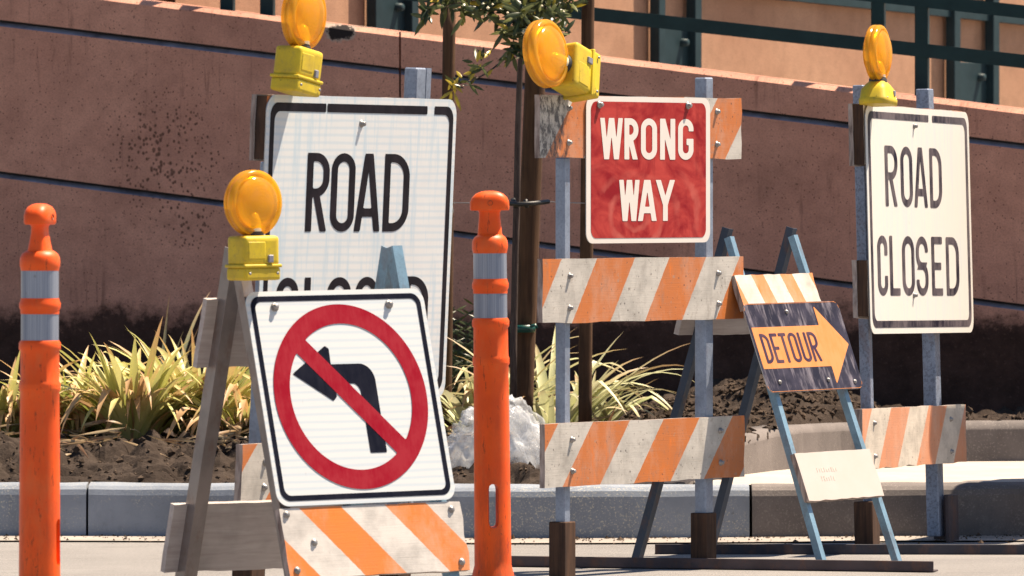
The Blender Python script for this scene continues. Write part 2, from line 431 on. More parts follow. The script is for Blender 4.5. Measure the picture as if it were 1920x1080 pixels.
def m_plastic_orange(name):
    k = N(name); o = k.obj(); n = k.noise(o, 6, 5, 0.6)
    c = k.mix(k.ramp(n, 0.35, 0.7), (0.86, 0.105, 0.004), (0.72, 0.072, 0.004))
    fd = k.noise(k.mapv(o, (3, 3, 1.2)), 4, 5, 0.7)
    c = k.mix(k.math('MULTIPLY', k.ramp(fd, 0.50, 0.72), 0.55), c, (0.62, 0.16, 0.05))
    oz = k.sep(o)[2]
    gm = k.math('MULTIPLY', k.ramp(oz, 0.1, 0.75, inv=True), k.ramp(k.noise(k.mapv(o, (12, 12, 3)), 2.0, 6, .75), 0.46, 0.66))
    c = k.mix(k.math('MULTIPLY', gm, 0.55), c, (0.28, 0.05, 0.015))
    sc = k.ramp(k.noise(k.mapv(o, (26, 26, 5)), 3.2, 5, 0.75), 0.60, 0.66)
    c = k.mix(k.math('MULTIPLY', sc, 0.75), c, (0.16, 0.03, 0.01))
    dt = k.ramp(k.noise(o, 55, 2, 0.5), 0.74, 0.77)
    c = k.mix(k.math('MULTIPLY', dt, 0.7), c, (0.12, 0.03, 0.01))
    k.base(c).rough(k.math('ADD', k.math('MULTIPLY', n, 0.25), 0.34)).spec(0.35)
    k.b.inputs['Subsurface Weight'].default_value = 0.15; k.b.inputs['Subsurface Radius'].default_value = (0.03, 0.01, 0.003)
    k.b.inputs['Subsurface Scale'].default_value = 0.6
    k.bump(k.noise(o, 40, 3), 0.05, 0.003)
    return k.m

def m_reflective(name):
    k = N(name); uv = k.uv(); u, v, _ = k.sep(uv)
    s = k.math('SINE', k.math('MULTIPLY', u, 900.0)); n = k.noise(k.obj(), 9, 4)
    big = k.noise(k.mapv(uv, (60, 1.5, 1)), 1.0, 3, 0.6)
    c = k.mix(k.ramp(big, 0.35, 0.65), (0.16, 0.19, 0.27), (0.29, 0.32, 0.40))
    c = k.mix(k.math('MULTIPLY', k.ramp(s, 0.2, 1), 0.3), c, (0.10, 0.12, 0.17))
    c = k.mix(k.math('MULTIPLY', k.ramp(k.noise(k.obj(), 30, 4, .7), 0.64, 0.70), 0.6), c, (0.15, 0.15, 0.16))
    k.base(c).rough(0.32).metal(0.35)
    k.bump(s, 0.1, 0.001)
    return k.m

def m_concrete(name, c, speck=None, scale=1.0, dark=0.5, seed=0.0):
    k = N(name); o = k.mapv(k.obj(), (1, 1, 1), (seed, 0, 0)); n = k.noise(o, 3*scale, 6, 0.6)
    cc = k.mix(k.ramp(n, 0.35, 0.7), c, tuple(x*(1 - 0.5*dark) for x in c))
    cc = k.mix(k.math('MULTIPLY', k.ramp(k.noise(o, 45, 4, .7), 0.56, 0.7), 0.35*dark), cc, tuple(x*0.4 for x in c))
    if speck:
        g = k.noise(o, 5, 3, 0.6)
        f = k.math('MULTIPLY', k.ramp(k.noise(o, 150, 3, 0.6), 0.56, 0.64), k.ramp(g, 0.35, 0.55))
        cc = k.mix(k.math('MULTIPLY', f, 0.8), cc, speck)
    wt = k.math('MULTIPLY', k.ramp(k.noise(k.mapv(o, (1, 1, .35)), 6, 6, .75), 0.50, 0.68), 0.5*dark)
    cc = k.mix(wt, cc, tuple(x*0.42 for x in c))
    bl = k.math('MULTIPLY', k.ramp(k.noise(o, 13, 5, .75), 0.62, 0.68), k.ramp(k.noise(o, 2.5, 2), 0.45, .6))
    cc = k.mix(k.math('MULTIPLY', bl, 0.6*dark), cc, (0.05, 0.045, 0.045))
    k.base(cc).rough(0.85).spec(0.25); k.bump(k.noise(o, 130, 4, .65), 0.35, 0.003)
    return k.m

def m_stucco(name, c, c2, stain_z=None, chip=None, splat=None):
    k = N(name); uv = k.uv(); u, v, _ = k.sep(uv); n = k.noise(uv, 1.6, 6, 0.62)
    cc = k.mix(k.ramp(n, 0.32, 0.68), c, c2)
    fine = k.noise(uv, 150, 3, 0.7)
    cc = k.mix(k.math('MULTIPLY', k.ramp(k.noise(uv, 9, 7, 0.72), 0.44, 0.70), 0.38), cc, tuple(x*0.55 for x in c2))
    cc = k.mix(k.math('MULTIPLY', k.ramp(fine, 0.46, 0.72), 0.55), cc, tuple(x*0.45 for x in c2))
    dk = tuple(x*0.16 for x in c2)
    if stain_z is not None:
        # speckled pits, drip streaks and the black damp band along the foot
        sp = k.math('MULTIPLY', k.ramp(k.noise(uv, 48, 3, 0.6), 0.635, 0.675), k.ramp(k.noise(uv, 2.2, 3, 0.6), 0.42, 0.66))
        cc = k.mix(k.math('MULTIPLY', sp, 0.75), cc, dk)
        dr = k.math('MULTIPLY', k.ramp(k.noise(k.mapv(uv, (22, 1.3, 1)), 1.3, 6, 0.75, .4), 0.56, 0.66), k.ramp(k.noise(uv, 1.5, 3), 0.42, 0.60))
        cc = k.mix(k.math('MULTIPLY', dr, 0.55), cc, dk)
        big = k.ramp(k.noise(uv, 2.6, 5, .65), 0.50, 0.72)
        cc = k.mix(k.math('MULTIPLY', big, 0.40), cc, tuple(x*0.42 for x in c2))
        edge = k.math('ADD', k.math('MULTIPLY', k.math('SUBTRACT', k.noise(uv, 5, 9, 0.8), 0.5), 0.36), v)
        foot = k.ramp(edge, stain_z - 0.05, stain_z + 0.03, inv=True)
        low = k.mix(k.ramp(k.noise(uv, 7, 6, 0.7), 0.40, 0.66), (0.013, 0.008, 0.007), (0.055, 0.030, 0.024))
        low = k.mix(k.math('MULTIPLY', k.ramp(k.noise(uv, 60, 4, 0.75), 0.58, 0.66), 0.5), low, (0.13, 0.075, 0.062))
        cc = k.mix(k.math('MULTIPLY', foot, 0.93), cc, low)
    if splat:
        for (su, sv, sr) in splat:
            du = k.math('SUBTRACT', u, su); dv = k.math('SUBTRACT', v, sv)
            dd = k.math('SQRT', k.math('ADD', k.math('MULTIPLY', du, du), k.math('MULTIPLY', dv, dv)))
            f = k.ramp(dd, 0.0, sr, inv=True)
            vd = k.vor(k.mapv(uv, (1, .8, 1)), 60)
            blob = k.ramp(k.math('SUBTRACT', k.math('MULTIPLY', k.math('SUBTRACT', k.noise(uv, 17, 4, .7), .22), k.math('POWER', f, .7)), vd), -0.18, -0.06)
            cc = k.mix(k.math('MULTIPLY', blob, 0.75), cc, dk)
    if chip:
        for (su, sv, hu, hv) in chip:
            du = k.math('DIVIDE', k.math('SUBTRACT', u, su), hu); dv = k.math('DIVIDE', k.math('SUBTRACT', v, sv), hv)
            dd = k.math('ADD', k.math('SQRT', k.math('ADD', k.math('MULTIPLY', du, du), k.math('MULTIPLY', dv, dv))), k.math('MULTIPLY', k.math('SUBTRACT', k.noise(uv, 34, 5, .75), .5), 1.7))
            cc = k.mix(k.ramp(dd, 1.0, 1.18, inv=True), cc, (0.42, 0.33, 0.27))
            cc = k.mix(k.ramp(dd, 0.82, 0.95, inv=True), cc, (0.025, 0.02, 0.02))
    k.base(cc).rough(0.9).spec(0.2)
    k.bump(k.noise(uv, 120, 4, 0.7), 0.5, 0.004)
    return k.m

def m_attr_leaf(name, a, b, dry, rough=0.45, trans=0.25, stripe=True):
    k = N(name); at_ = k.n('ShaderNodeAttribute'); at_.attribute_name = 'tint'
    r, g, bl = k.sep(at_.outputs['Vector'])
    uv = k.uv(); u, v, _ = k.sep(uv)
    c = k.mix(r, a, b)
    if stripe:
        s = k.noise(k.mapv(uv, (9, .3, 1)), 1.6, 3, 0.6)
        c = k.mix(k.math('MULTIPLY', k.ramp(s, 0.45, 0.55), 0.45), c, k.mix(0.55, b, a))
        c = k.mix(k.ramp(k.math('ADD', v, k.math('MULTIPLY', g, 0.9)), 0.95, 1.35), c, dry)
    c = k.mix(k.ramp(g, 0.72, 0.95), c, dry)
    k.base(c).rough(rough).spec(0.45)
    tr = k.n('ShaderNodeBsdfTranslucent'); k.l(c, tr.inputs[0])
    ms = k.n('ShaderNodeMixShader'); ms.inputs[0].default_value = trans
    k.l(k.b.outputs[0], ms.inputs[1]); k.l(tr.outputs[0], ms.inputs[2]); k.l(ms.outputs[0], k.out.inputs[0])
    return k.m

def m_soil(name, a, b, scale=1.0):
    k = N(name); o = k.obj(); n = k.noise(o, 7*scale, 6, 0.65)
    c = k.mix(k.ramp(n, 0.35, 0.68), a, b)
    c = k.mix(k.math('MULTIPLY', k.ramp(k.noise(o, 60*scale, 4, .7), 0.5, 0.7), 0.6), c, tuple(x*0.35 for x in a))
    k.base(c).rough(0.95).spec(0.1); k.bump(k.noise(o, 90*scale, 5, .7), 0.7, 0.008)
    return k.m

def m_asphalt(name):
    k = N(name); o = k.obj(); n = k.noise(o, 1.7, 5, 0.6)
    c = k.mix(k.ramp(n, 0.35, 0.7), (0.235, 0.225, 0.22), (0.18, 0.172, 0.17))
    c = k.mix(k.math('MULTIPLY', k.ramp(k.noise(k.mapv(o, (1, 3, 1)), 4, 6, .75, .5), 0.52, 0.68), 0.45), c, (0.11, 0.10, 0.098))
    c = k.mix(k.ramp(k.noise(o, 170, 3, .7), 0.52, 0.66), c, (0.38, 0.355, 0.33))
    c = k.mix(k.math('MULTIPLY', k.ramp(k.noise(o, 120, 3, .7), 0.58, 0.68), 0.7), c, (0.06, 0.055, 0.055))
    k.base(c).rough(0.92).spec(0.2); k.bump(k.noise(o, 160, 4, .7), 0.6, 0.006)
    return k.m

M = {}
M['road'] = m_asphalt('asphalt'); M['gutter'] = m_concrete('gutter_concrete', (0.36, 0.32, 0.285), None, 1.0, 0.5)
M['kerb'] = m_concrete('kerb_concrete', (0.26, 0.295, 0.355), (0.50, 0.48, 0.40), 1.0, 0.6)
M['kerb_brown'] = m_concrete('patched_kerb_concrete', (0.185, 0.162, 0.155), (0.26, 0.23, 0.21), 1.0, 0.7, 3.0)
M['walk'] = m_concrete('pavement_concrete', (0.48, 0.43, 0.38), None, 1.0, 0.35)
M['soil'] = m_soil('bare_soil', (0.068, 0.051, 0.041), (0.028, 0.020, 0.016))
M['clod'] = m_soil('soil_crumbs', (0.125, 0.09, 0.066), (0.036, 0.025, 0.020), 2)
M['aluminium'] = m_galv('aluminium_angle', (0.27, 0.235, 0.225), 0.35, 0.0, 0.40, 0.5)
M['galv'] = m_galv('galvanised_post', (0.27, 0.32, 0.42), 0.2, 0.2, 0.45, 0.35)
M['galv_spk'] = m_galv('pitted_post', (0.26, 0.31, 0.42), 0.3, 0.45, 0.5, 0.3, 4)
M['bluesteel'] = m_galv('blue_grey_angle', (0.22, 0.36, 0.47), 0.3, 0.15, 0.42, 0.3, 2)
M['blue_shaded'] = m_galv('shaded_blue_angle', (0.045, 0.06, 0.09), 0.5, 0.2, 0.6, 0.2, 7)  # rear detour legs: their shade is put into a darker steel colour
M['bolt'] = m_plain('zinc_bolt', (0.34, 0.33, 0.33), 0.45, 0.6, 0.2, 60)
M['stub'] = m_wood('weathered_stub', (0.10, 0.055, 0.035), (0.045, 0.028, 0.022))
M['stake'] = m_wood('tree_stake', (0.115, 0.062, 0.034), (0.06, 0.033, 0.02))
M['rawboard'] = m_wood('bare_board', (0.52, 0.47, 0.44), (0.42, 0.36, 0.335), 1.0, (3, 40, 40), 0.25, 0.8)
M['boardedge'] = m_wood('board_edge', (0.50, 0.42, 0.38), (0.16, 0.12, 0.11), 1.0, (10, 30, 6), 0.4)
M['darksteel'] = m_galv('dark_skid', (0.035, 0.035, 0.05), 0.35, 0.0, 0.6, 0.2)
M['skidbrown'] = m_galv('rusty_skid', (0.075, 0.055, 0.06), 0.5, 0.0, 0.65, 0.2)
M['yellow'] = m_plain('yellow_case', (0.66, 0.49, 0.025), 0.45, 0, 0.10, 14, (0.50, 0.36, 0.035), 0.05, 0.3)
def m_case():
    k = N('yellow_case'); o = k.obj(); n = k.noise(o, 14, 5, .6)
    c = k.mix(k.ramp(n, .38, .68), (0.66, 0.49, 0.025), (0.50, 0.36, 0.035))
    d = k.math('MULTIPLY', k.ramp(k.noise(o, 55, 5, .75), .52, .68), 0.6)
    c = k.mix(d, c, (0.36, 0.27, 0.06))
    c = k.mix(k.math('MULTIPLY', k.ramp(k.noise(k.mapv(o, (1, 1, .4)), 90, 3, .7), .66, .71), .7), c, (0.09, 0.065, 0.02))
    k.base(c).rough(k.math('ADD', k.math('MULTIPLY', n, .3), .36)).spec(.3); k.bump(k.noise(o, 60, 3), .06, .003); return k.m
M['yellow'] = m_case()
M['lens'] = m_lens('amber_lens')
M['dark'] = m_plain('dark_rubber', (0.03, 0.028, 0.028), 0.6)
M['switch'] = m_plain('grey_switch', (0.25, 0.25, 0.30), 0.5)
M['orange'] = m_plastic_orange('orange_plastic'); M['reflective'] = m_reflective('silver_band')
M['white'] = m_sheeting('white_sheeting', stain=0.5, seed=1.0, streak=0.6)
M['white_nlt'] = m_sheeting('white_sheeting_clean', stain=0.15, seed=4.0)
M['white_rcr'] = m_sheeting('white_sheeting_faded', white=(0.68, 0.64, 0.59), lines=False, stain=0.3, seed=7.0, streak=0.3)
M['signback'] = m_plain('bare_aluminium', (0.5, 0.5, 0.5), 0.4, 0.6)
M['ink'] = m_ink('black_legend', (0.008, 0.006, 0.010), 0.2, (0.06, 0.045, 0.06), 2.0)
M['ink_rcr'] = m_ink('worn_black_legend', (0.012, 0.010, 0.022), 0.5, (0.24, 0.20, 0.21), 5.0, 6.0)
M['ink_nlt'] = m_ink('black_border', (0.004, 0.005, 0.014), 0.08, (0.1, 0.1, 0.13), 3.0)
M['red_ring'] = m_ink('red_ring', (0.27, 0.004, 0.017), 0.5, (0.36, 0.035, 0.048), 3.3, 14.0)
M['white_leg'] = m_ink('white_legend', (0.70, 0.66, 0.62), 0.15, (0.6, 0.45, 0.42), 6.0)
def m_red():
    k = N('faded_red_sheeting'); uv = k.uv()
    sw = k.noise(k.mapv(uv, (1, 1.6, 1), rot=(0, 0, 0.5)), 3.6, 5, 0.6, 2.6)
    c = k.mix(k.ramp(sw, 0.36, 0.62), (0.235, 0.004, 0.010), (0.44, 0.050, 0.042))
    c = k.mix(k.math('MULTIPLY', k.ramp(k.noise(uv, 14, 5, .7, 1.5), 0.55, 0.75), 0.5), c, (0.20, 0.004, 0.008))
    c = k.mix(k.math('MULTIPLY', k.ramp(k.noise(k.mapv(uv, (9, .8, 1)), 3, 4, .6), 0.58, 0.7), 0.4), c, (0.17, 0.004, 0.008))
    u, v, _ = k.sep(uv)
    du, dv = k.math('SUBTRACT', u, -0.05), k.math('SUBTRACT', v, 1.12)
    dd = k.math('SQRT', k.math('ADD', k.math('MULTIPLY', du, du), k.math('MULTIPLY', k.math('MULTIPLY', dv, dv), 3.5)))
    arc = k.math('SINE', k.math('ADD', k.math('MULTIPLY', dd, 62.0), k.math('MULTIPLY', k.noise(uv, 5, 4, .6), 9.0)))
    am = k.math('MULTIPLY', k.ramp(arc, 0.1, 1.0), k.ramp(k.noise(k.mapv(uv, (1, 1, 1), (4, 4, 0)), 4.5, 4, .6), 0.42, 0.62))
    am = k.math('MULTIPLY', am, k.ramp(v, 1.32, 1.22))
    c = k.mix(k.math('MULTIPLY', am, 0.75), c, (0.50, 0.12, 0.095))
    k.base(c).rough(k.math('ADD', k.math('MULTIPLY', sw, 0.3), 0.35)).spec(0.12); return k.m
M['red'] = m_red()
def m_black_detour():
    k = N('scuffed_black_sheeting'); uv = k.uv()
    n = k.noise(k.mapv(uv, (5, 1, 1)), 7, 5, .65); b = k.noise(uv, 10, 5, .65)
    c = k.mix(k.ramp(b, 0.4, 0.7), (0.014, 0.012, 0.024), (0.048, 0.042, 0.065))
    c = k.mix(k.math('MULTIPLY', k.ramp(n, 0.50, 0.66), 0.60), c, (0.30, 0.27, 0.31))
    k.base(c).rough(0.45).spec(0.2); return k.m
M['black_det'] = m_black_detour()
M['orange_det'] = m_ink('orange_sheeting', (0.58, 0.22, 0.072), 0.5, (0.62, 0.29, 0.13), 1.0)
M['ink_det'] = m_ink('purple_black_legend', (0.05, 0.03, 0.06), 0.25, (0.25, 0.14, 0.12), 1.5)
M['rail'] = m_plain('dark_teal_paint', (0.010, 0.034, 0.038), 0.5, 0, 0.1, 14, spec=0.2)
M['rail_far'] = m_plain('grey_teal_paint', (0.022, 0.044, 0.052), 0.5, 0, 0.1, 10, spec=0.2)
M['bark'] = m_wood('sapling_bark', (0.10, 0.075, 0.065), (0.05, 0.035, 0.032), 1.5, (30, 30, 6))
M['tie'] = m_plain('black_tie', (0.012, 0.012, 0.013), 0.5)
M['tie_green'] = m_plain('green_tie', (0.005, 0.075, 0.06), 0.35)
M['wire'] = m_galv('tie_wire', (0.5, 0.48, 0.46))
M['flax'] = m_attr_leaf('variegated_blade', (0.27, 0.33, 0.05), (0.76, 0.70, 0.30), (0.58, 0.36, 0.18))
M['flax_pale'] = m_attr_leaf('pale_blade', (0.36, 0.40, 0.16), (0.74, 0.72, 0.45), (0.45, 0.30, 0.16))
M['leaf'] = m_attr_leaf('sapling_leaf', (0.020, 0.034, 0.010), (0.17, 0.18, 0.05), (0.40, 0.30, 0.03), 0.35, 0.18, False)
M['flower'] = m_plain('cream_blossom', (0.75, 0.68, 0.50), 0.6)
M['litter'] = m_attr_leaf('dry_litter', (0.30, 0.19, 0.09), (0.50, 0.38, 0.22), (0.20, 0.11, 0.06))
def m_film():
    k = N('clear_film'); o = k.obj()
    k.base((0.74, 0.78, 0.84)).rough(0.07).spec(0.7)
    k.bump(k.noise(k.mapv(o, (1, 1, .45)), 20, 3, .6, 1.8), 0.45, 0.02)
    tp = k.n('ShaderNodeBsdfTransparent'); tr = k.n('ShaderNodeBsdfTranslucent'); tr.inputs[0].default_value = (.85, .86, .88, 1)
    a = k.n('ShaderNodeMixShader'); a.inputs[0].default_value = .35; k.l(k.b.outputs[0], a.inputs[1]); k.l(tr.outputs[0], a.inputs[2])
    b = k.n('ShaderNodeMixShader'); k.l(k.ramp(k.noise(o, 9, 4), .22, .52), b.inputs[0])
    c = k.n('ShaderNodeMixShader'); c.inputs[0].default_value = 0.80; k.l(a.outputs[0], c.inputs[1]); k.l(tp.outputs[0], c.inputs[2])
    k.l(a.outputs[0], b.inputs[1]); k.l(c.outputs[0], b.inputs[2]); k.l(b.outputs[0], k.out.inputs[0])
    return k.m
M['film'] = m_film()

# ================================================================== SETTING
KH = 0.185
def kerb_d(x):                                       # distance of the kerb face at world x
    return 27.72 - 0.20*math.exp(-((x - 0.1)/1.0)**2) + 0.015*max(0, x - 1)
b = MB(); b.face([(-400, -60, 0), (400, -60, 0), (400, 900, 0), (-400, 900, 0)])
tag(b.build('road', M['road']), kind='structure')
# gutter strip, a sheet 6 mm above the road
b = MB(); xs = np.linspace(-4, 4, 60)
for i in range(59):
    x0, x1 = xs[i], xs[i+1]
    b.face([(x0, kerb_d(x0)-0.30, .006), (x1, kerb_d(x1)-0.30, .006), (x1, kerb_d(x1)+.02, .010), (x0, kerb_d(x0)+.02, .010)])
tag(b.build('gutter', M['gutter']), kind='structure')
def kerb(xa, xb, mat, dy=0.0):
    prof = [(0.0, -0.05), (0.012, KH-0.035), (0.020, KH-0.016), (0.038, KH-0.004), (0.06, KH), (0.17, KH+.003), (0.17, -.05)]
    b = MB(); n = max(2, int((xb-xa)/0.08)); xs = np.linspace(xa, xb, n); V = []
    for x in xs:
        wob = 0.004*noise.noise(Vector((x*3, 0, 5)))
        V.append([(x, kerb_d(x)+dy+q[0]+wob, q[1]+(0.004*noise.noise(Vector((x*5, q[0]*9, 2))) if q[1] > 0 else 0)) for q in prof])
    for i in range(n-1):
        for j in range(len(prof)-1):
            b.face([V[i][j], V[i+1][j], V[i+1][j+1], V[i][j+1]], smooth=False)
    b.face(V[0][::-1]); b.face(V[-1])
    bmesh.ops.remove_doubles(b.bm, verts=b.bm.verts[:], dist=1e-5)
    return tag(b.build('kerb', mat, recalc=True), kind='structure')
JL, JR = at(163, 950, 27.7).x, at(1408, 950, 27.6).x
kerb(-4.2, JL-.004, M['kerb']); kerb(JL+.004, JR-.005, M['kerb']); kerb(JR+.005, 4.2, M['kerb_brown'], 0.006)

# raised kerb round the right-hand bed: it leaves the road kerb and curves back
PK = [(1292, 27.80, .21), (1335, 28.02, .27), (1393, 28.38, .325), (1450, 28.78, .345), (1510, 29.12, .352), (1580, 29.42, .35), (1660, 29.62, .346), (1760, 29.75, .345), (1870, 29.82, .345), (2060, 29.88, .345), (2400, 29.9, .345)]
def pk_pt(p): return Vector(((p[0]-CX)*p[1]/F, p[1], p[2]))
PKP = [pk_pt(p) for p in PK]
b = MB(); V = []
for i, p in enumerate(PKP):
    t = (PKP[min(i+1, len(PKP)-1)] - PKP[max(i-1, 0)]); t.z = 0; t.normalize(); nn = Vector((-t.y, t.x, 0))   # points back, into the bed
    z = p.z; q = [(0, .15), (0.01, z-.03), (0.025, z-.006), (0.05, z), (0.15, z), (0.15, .1)]
    V.append([Vector((p.x, p.y, 0)) + nn*a + Vector((0, 0, h)) for a, h in q])
for i in range(len(V)-1):
    for j in range(5): b.face([V[i][j], V[i+1][j], V[i+1][j+1], V[i][j+1]], smooth=(j > 0))
b.face(V[0][::-1]); b.face(V[-1])
bmesh.ops.remove_doubles(b.bm, verts=b.bm.verts[:], dist=1e-5)
tag(b.build('bed_kerb', M['kerb_brown'], recalc=True), kind='structure')
def pk_y(x):
    if x <= PKP[0].x: return 99
    for a, c in zip(PKP, PKP[1:]):
        if a.x <= x <= c.x: return a.y + (c.y-a.y)*(x-a.x)/(c.x-a.x)
    return PKP[-1].y
# pavement between the road kerb and the raised kerb
b = MB(); xs = np.linspace(PKP[0].x + .02, 4.2, 60)
for i in range(59):
    x0, x1 = xs[i], xs[i+1]
    b.face([(x0, kerb_d(x0)+.168, KH-.001), (x1, kerb_d(x1)+.168, KH-.001), (x1, pk_y(x1)+.05, KH+.012), (x0, pk_y(x0)+.05, KH+.012)])
tag(b.build('pavement', M['walk']), kind='structure')

# wall plane: right end nearer than left
WD0, WYAW = 32.6, R(-14)                             # distance at px 0, yaw
def wall_pt(px, py, off=0.0):
    n = Vector((math.sin(WYAW), -math.cos(WYAW), 0)); p0 = Vector(((0-CX)*WD0/F, WD0, 0)) + n*off
    d = Vector(((px-CX)/F, 1, -(py-HY)/F)); t = n.dot(p0 - Vector((0, 0, CAMH)))/n.dot(d)
    return Vector((0, 0, CAMH)) + d*t
WO = wall_pt(0, 360); WU = Vector((math.cos(WYAW), math.sin(WYAW), 0))
def wuv(px, py):
    p = wall_pt(px, py); return (p - WO).dot(WU), p.z

# soil of the bed
def soil_z(x, y):
    dk = y - kerb_d(x) - .17
    px = CX + F*x/y
    t = min(1, max(0, dk/1.0)); base = KH-.02 + 0.10*t*t*(3-2*t)
    if px < 560:                                     # berm behind the kerb on the left
        base += 0.045*math.exp(-((dk-.55)/.4)**2)
    mound = math.exp(-((px-1430)/230)**2)*min(1, max(0, (y-28.6)/1.2))
    base += 0.17*mound
    if px > 1300:
        e = max(0, min(1, (y - pk_y(x) - .1)/.3)); base = min(base, 0.30 + .2*e) if y > pk_y(x) else 0.05
        if y > pk_y(x): base = max(base, .30)
    c = noise.fractal(Vector((x*5, y*5, 0)), 1.0, 2.0, 5) * 0.028 + abs(noise.noise(Vector((x*9, y*7, 3))))*0.075
    c += abs(noise.noise(Vector((x*26, y*22, 7))))*0.014
    fl = min(1, max(0.15, dk/.12))*(1.25 if px < 560 else 1)
    return base + c*fl
b = MB(); x0, x1, nx = -4.2, 4.2, 470; y0, y1, ny = 27.5, 33.2, 200
xs = np.linspace(x0, x1, nx); ts = np.linspace(0, 1, ny)
G = []
for i in range(nx):
    row = []
    ys = kerb_d(xs[i]) + .165
    for j in range(ny):
        y = ys + (y1 - ys)*ts[j]**1.35
        row.append(b.bm.verts.new((xs[i], y, soil_z(xs[i], y))))
    G.append(row)
for i in range(nx-1):
    for j in range(ny-1):
        ym = G[i][j].co.y; xm = xs[i]
        if xm > PKP[0].x and ym < pk_y(xm) + .07: continue
        f = b.bm.faces.new((G[i][j], G[i+1][j], G[i+1][j+1], G[i][j+1])); f.smooth = False
for v in [v for v in b.bm.verts if not v.link_faces]: b.bm.verts.remove(v)
tag(b.build('soil', M['soil']), kind='structure')
# loose crumbs and clods, nobody could count them
b = MB(); rnd = random.Random(5)
def crumb(x, y, s, rnd=rnd):
    z = soil_z(x, y)
    vs = []
    c = Vector((x, y, z + s*0.25))
    rot = Matrix.Rotation(rnd.random()*6.28, 3, 'Z') @ Matrix.Rotation(rnd.random()*3, 3, 'X')
    for q in ((1,0,0),(-1,0,0),(0,1,0),(0,-1,0),(0,0,1),(0,0,-1)):
        v = Vector(q)*s*(0.45 + .6*rnd.random()); v.x *= 1.3; vs.append(b.bm.verts.new(c + rot @ v))
    for f in ((0,2,4),(2,1,4),(1,3,4),(3,0,4),(2,0,5),(1,2,5),(3,1,5),(0,3,5)): b.bm.faces.new([vs[i] for i in f])
for k in range(8200):
    px = rnd.uniform(-40, 1960) if k < 5200 else rnd.uniform(1180, 1660); y = rnd.uniform(27.9, 30.9); x = (px-CX)*y/F
    if px > 1280 and y < pk_y(x) + .16: continue
    big = rnd.random()
    if px > 1150: s = rnd.uniform(.005, .017) if big < .95 else rnd.uniform(.017, .03)
    else: s = rnd.uniform(.004, .012) if big < .93 else rnd.uniform(.012, .026)
    crumb(x, y, s)
for k in range(900):                                 # grit in the gutter
    x = rnd.uniform(-2, 2.2); y = kerb_d(x) - (abs(rnd.gauss(.0, .07)) if k % 3 else .30 + rnd.gauss(0, .16)); s = rnd.uniform(.002, .0055) if k % 25 else rnd.uniform(.006, .011)
    z = .01; c = Vector((x, y, z)); vs = [b.bm.verts.new(c + Vector(q)*s*(.5+rnd.random())) for q in ((1,0,0),(-1,0,0),(0,1,0),(0,-1,0),(0,0,1),(0,0,-.2))]
    for f in ((0,2,4),(2,1,4),(1,3,4),(3,0,4)): b.bm.faces.new([vs[i] for i in f])
tag(b.build('soil_clods', M['clod']), 'loose brown soil crumbs strewn over the planting bed', 'soil', kind='stuff')

# ------------------------------------------------------------------ retaining wall
def lerp(a, b, t): return a + (b-a)*t
TOP = [(-200, -58), (2200, 240)]; L1 = [(-200, 18), (2200, 307)]; L2 = [(-200, 300), (2200, 612)]
def line(L, px): return L[0][1] + (L[1][1]-L[0][1])*(px-L[0][0])/(L[1][0]-L[0][0])
spl_uv = [wuv(308, 285) + (0.30,), wuv(350, 410) + (0.16,)]
chip_uv = [wuv(637, 60) + (0.060, 0.036)]
M['stucco'] = m_stucco('terracotta_stucco', (0.72, 0.375, 0.270), (0.54, 0.262, 0.188), wuv(900, 585)[1], chip_uv, spl_uv)
M['stucco_far'] = m_stucco('peach_stucco', (0.55, 0.315, 0.20), (0.44, 0.235, 0.145))
b = MB()
def wpt(px, py, off): return wall_pt(px, py, off)
def wquad(b, A, B, C, D, m=0):
    P = [A, B, C, D]; b.face(P, m, [((p-WO).dot(WU), p.z) for p in P])
G = 7.2                                              # half height of a groove, photo pixels
for (pa, pb) in ((-1500, 748.2), (751.8, 3300)):
    for k in range(48):
        a = lerp(pa, pb, k/48); c = lerp(pa, pb, (k+1)/48)
        t = lambda p: line(TOP, p)
        jit = lambda p: 1.6*noise.noise(Vector((p*.05, 0, 0)))
        # chamfered top edge, then the courses and V grooves
        wquad(b, wpt(a, t(a)+9+jit(a), 0), wpt(c, t(c)+9+jit(c), 0), wpt(c, t(c), -.03), wpt(a, t(a), -.03))
        pA, pC = wpt(a, t(a), -.03), wpt(c, t(c), -.03); bk = Vector((-math.sin(WYAW), math.cos(WYAW), 0))*.40
        wquad(b, pA, pC, pC + bk, pA + bk)
        prev = (t(a)+9+jit(a), t(c)+9+jit(c))
        for Ln in (L1, L2):
            ga, gc = line(Ln, a), line(Ln, c)
            wquad(b, wpt(a, ga-G*.7, 0), wpt(c, gc-G*.7, 0), wpt(c, prev[1], 0), wpt(a, prev[0], 0))
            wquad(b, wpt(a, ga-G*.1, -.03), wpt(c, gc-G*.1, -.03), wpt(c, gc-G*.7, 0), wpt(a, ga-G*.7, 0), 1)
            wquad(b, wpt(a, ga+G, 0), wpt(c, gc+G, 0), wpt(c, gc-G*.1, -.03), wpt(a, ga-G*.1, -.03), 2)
            prev = (ga+G, gc+G)
        wquad(b, wpt(a, 880, 0), wpt(c, 880, 0), wpt(c, prev[1], 0), wpt(a, prev[0], 0))
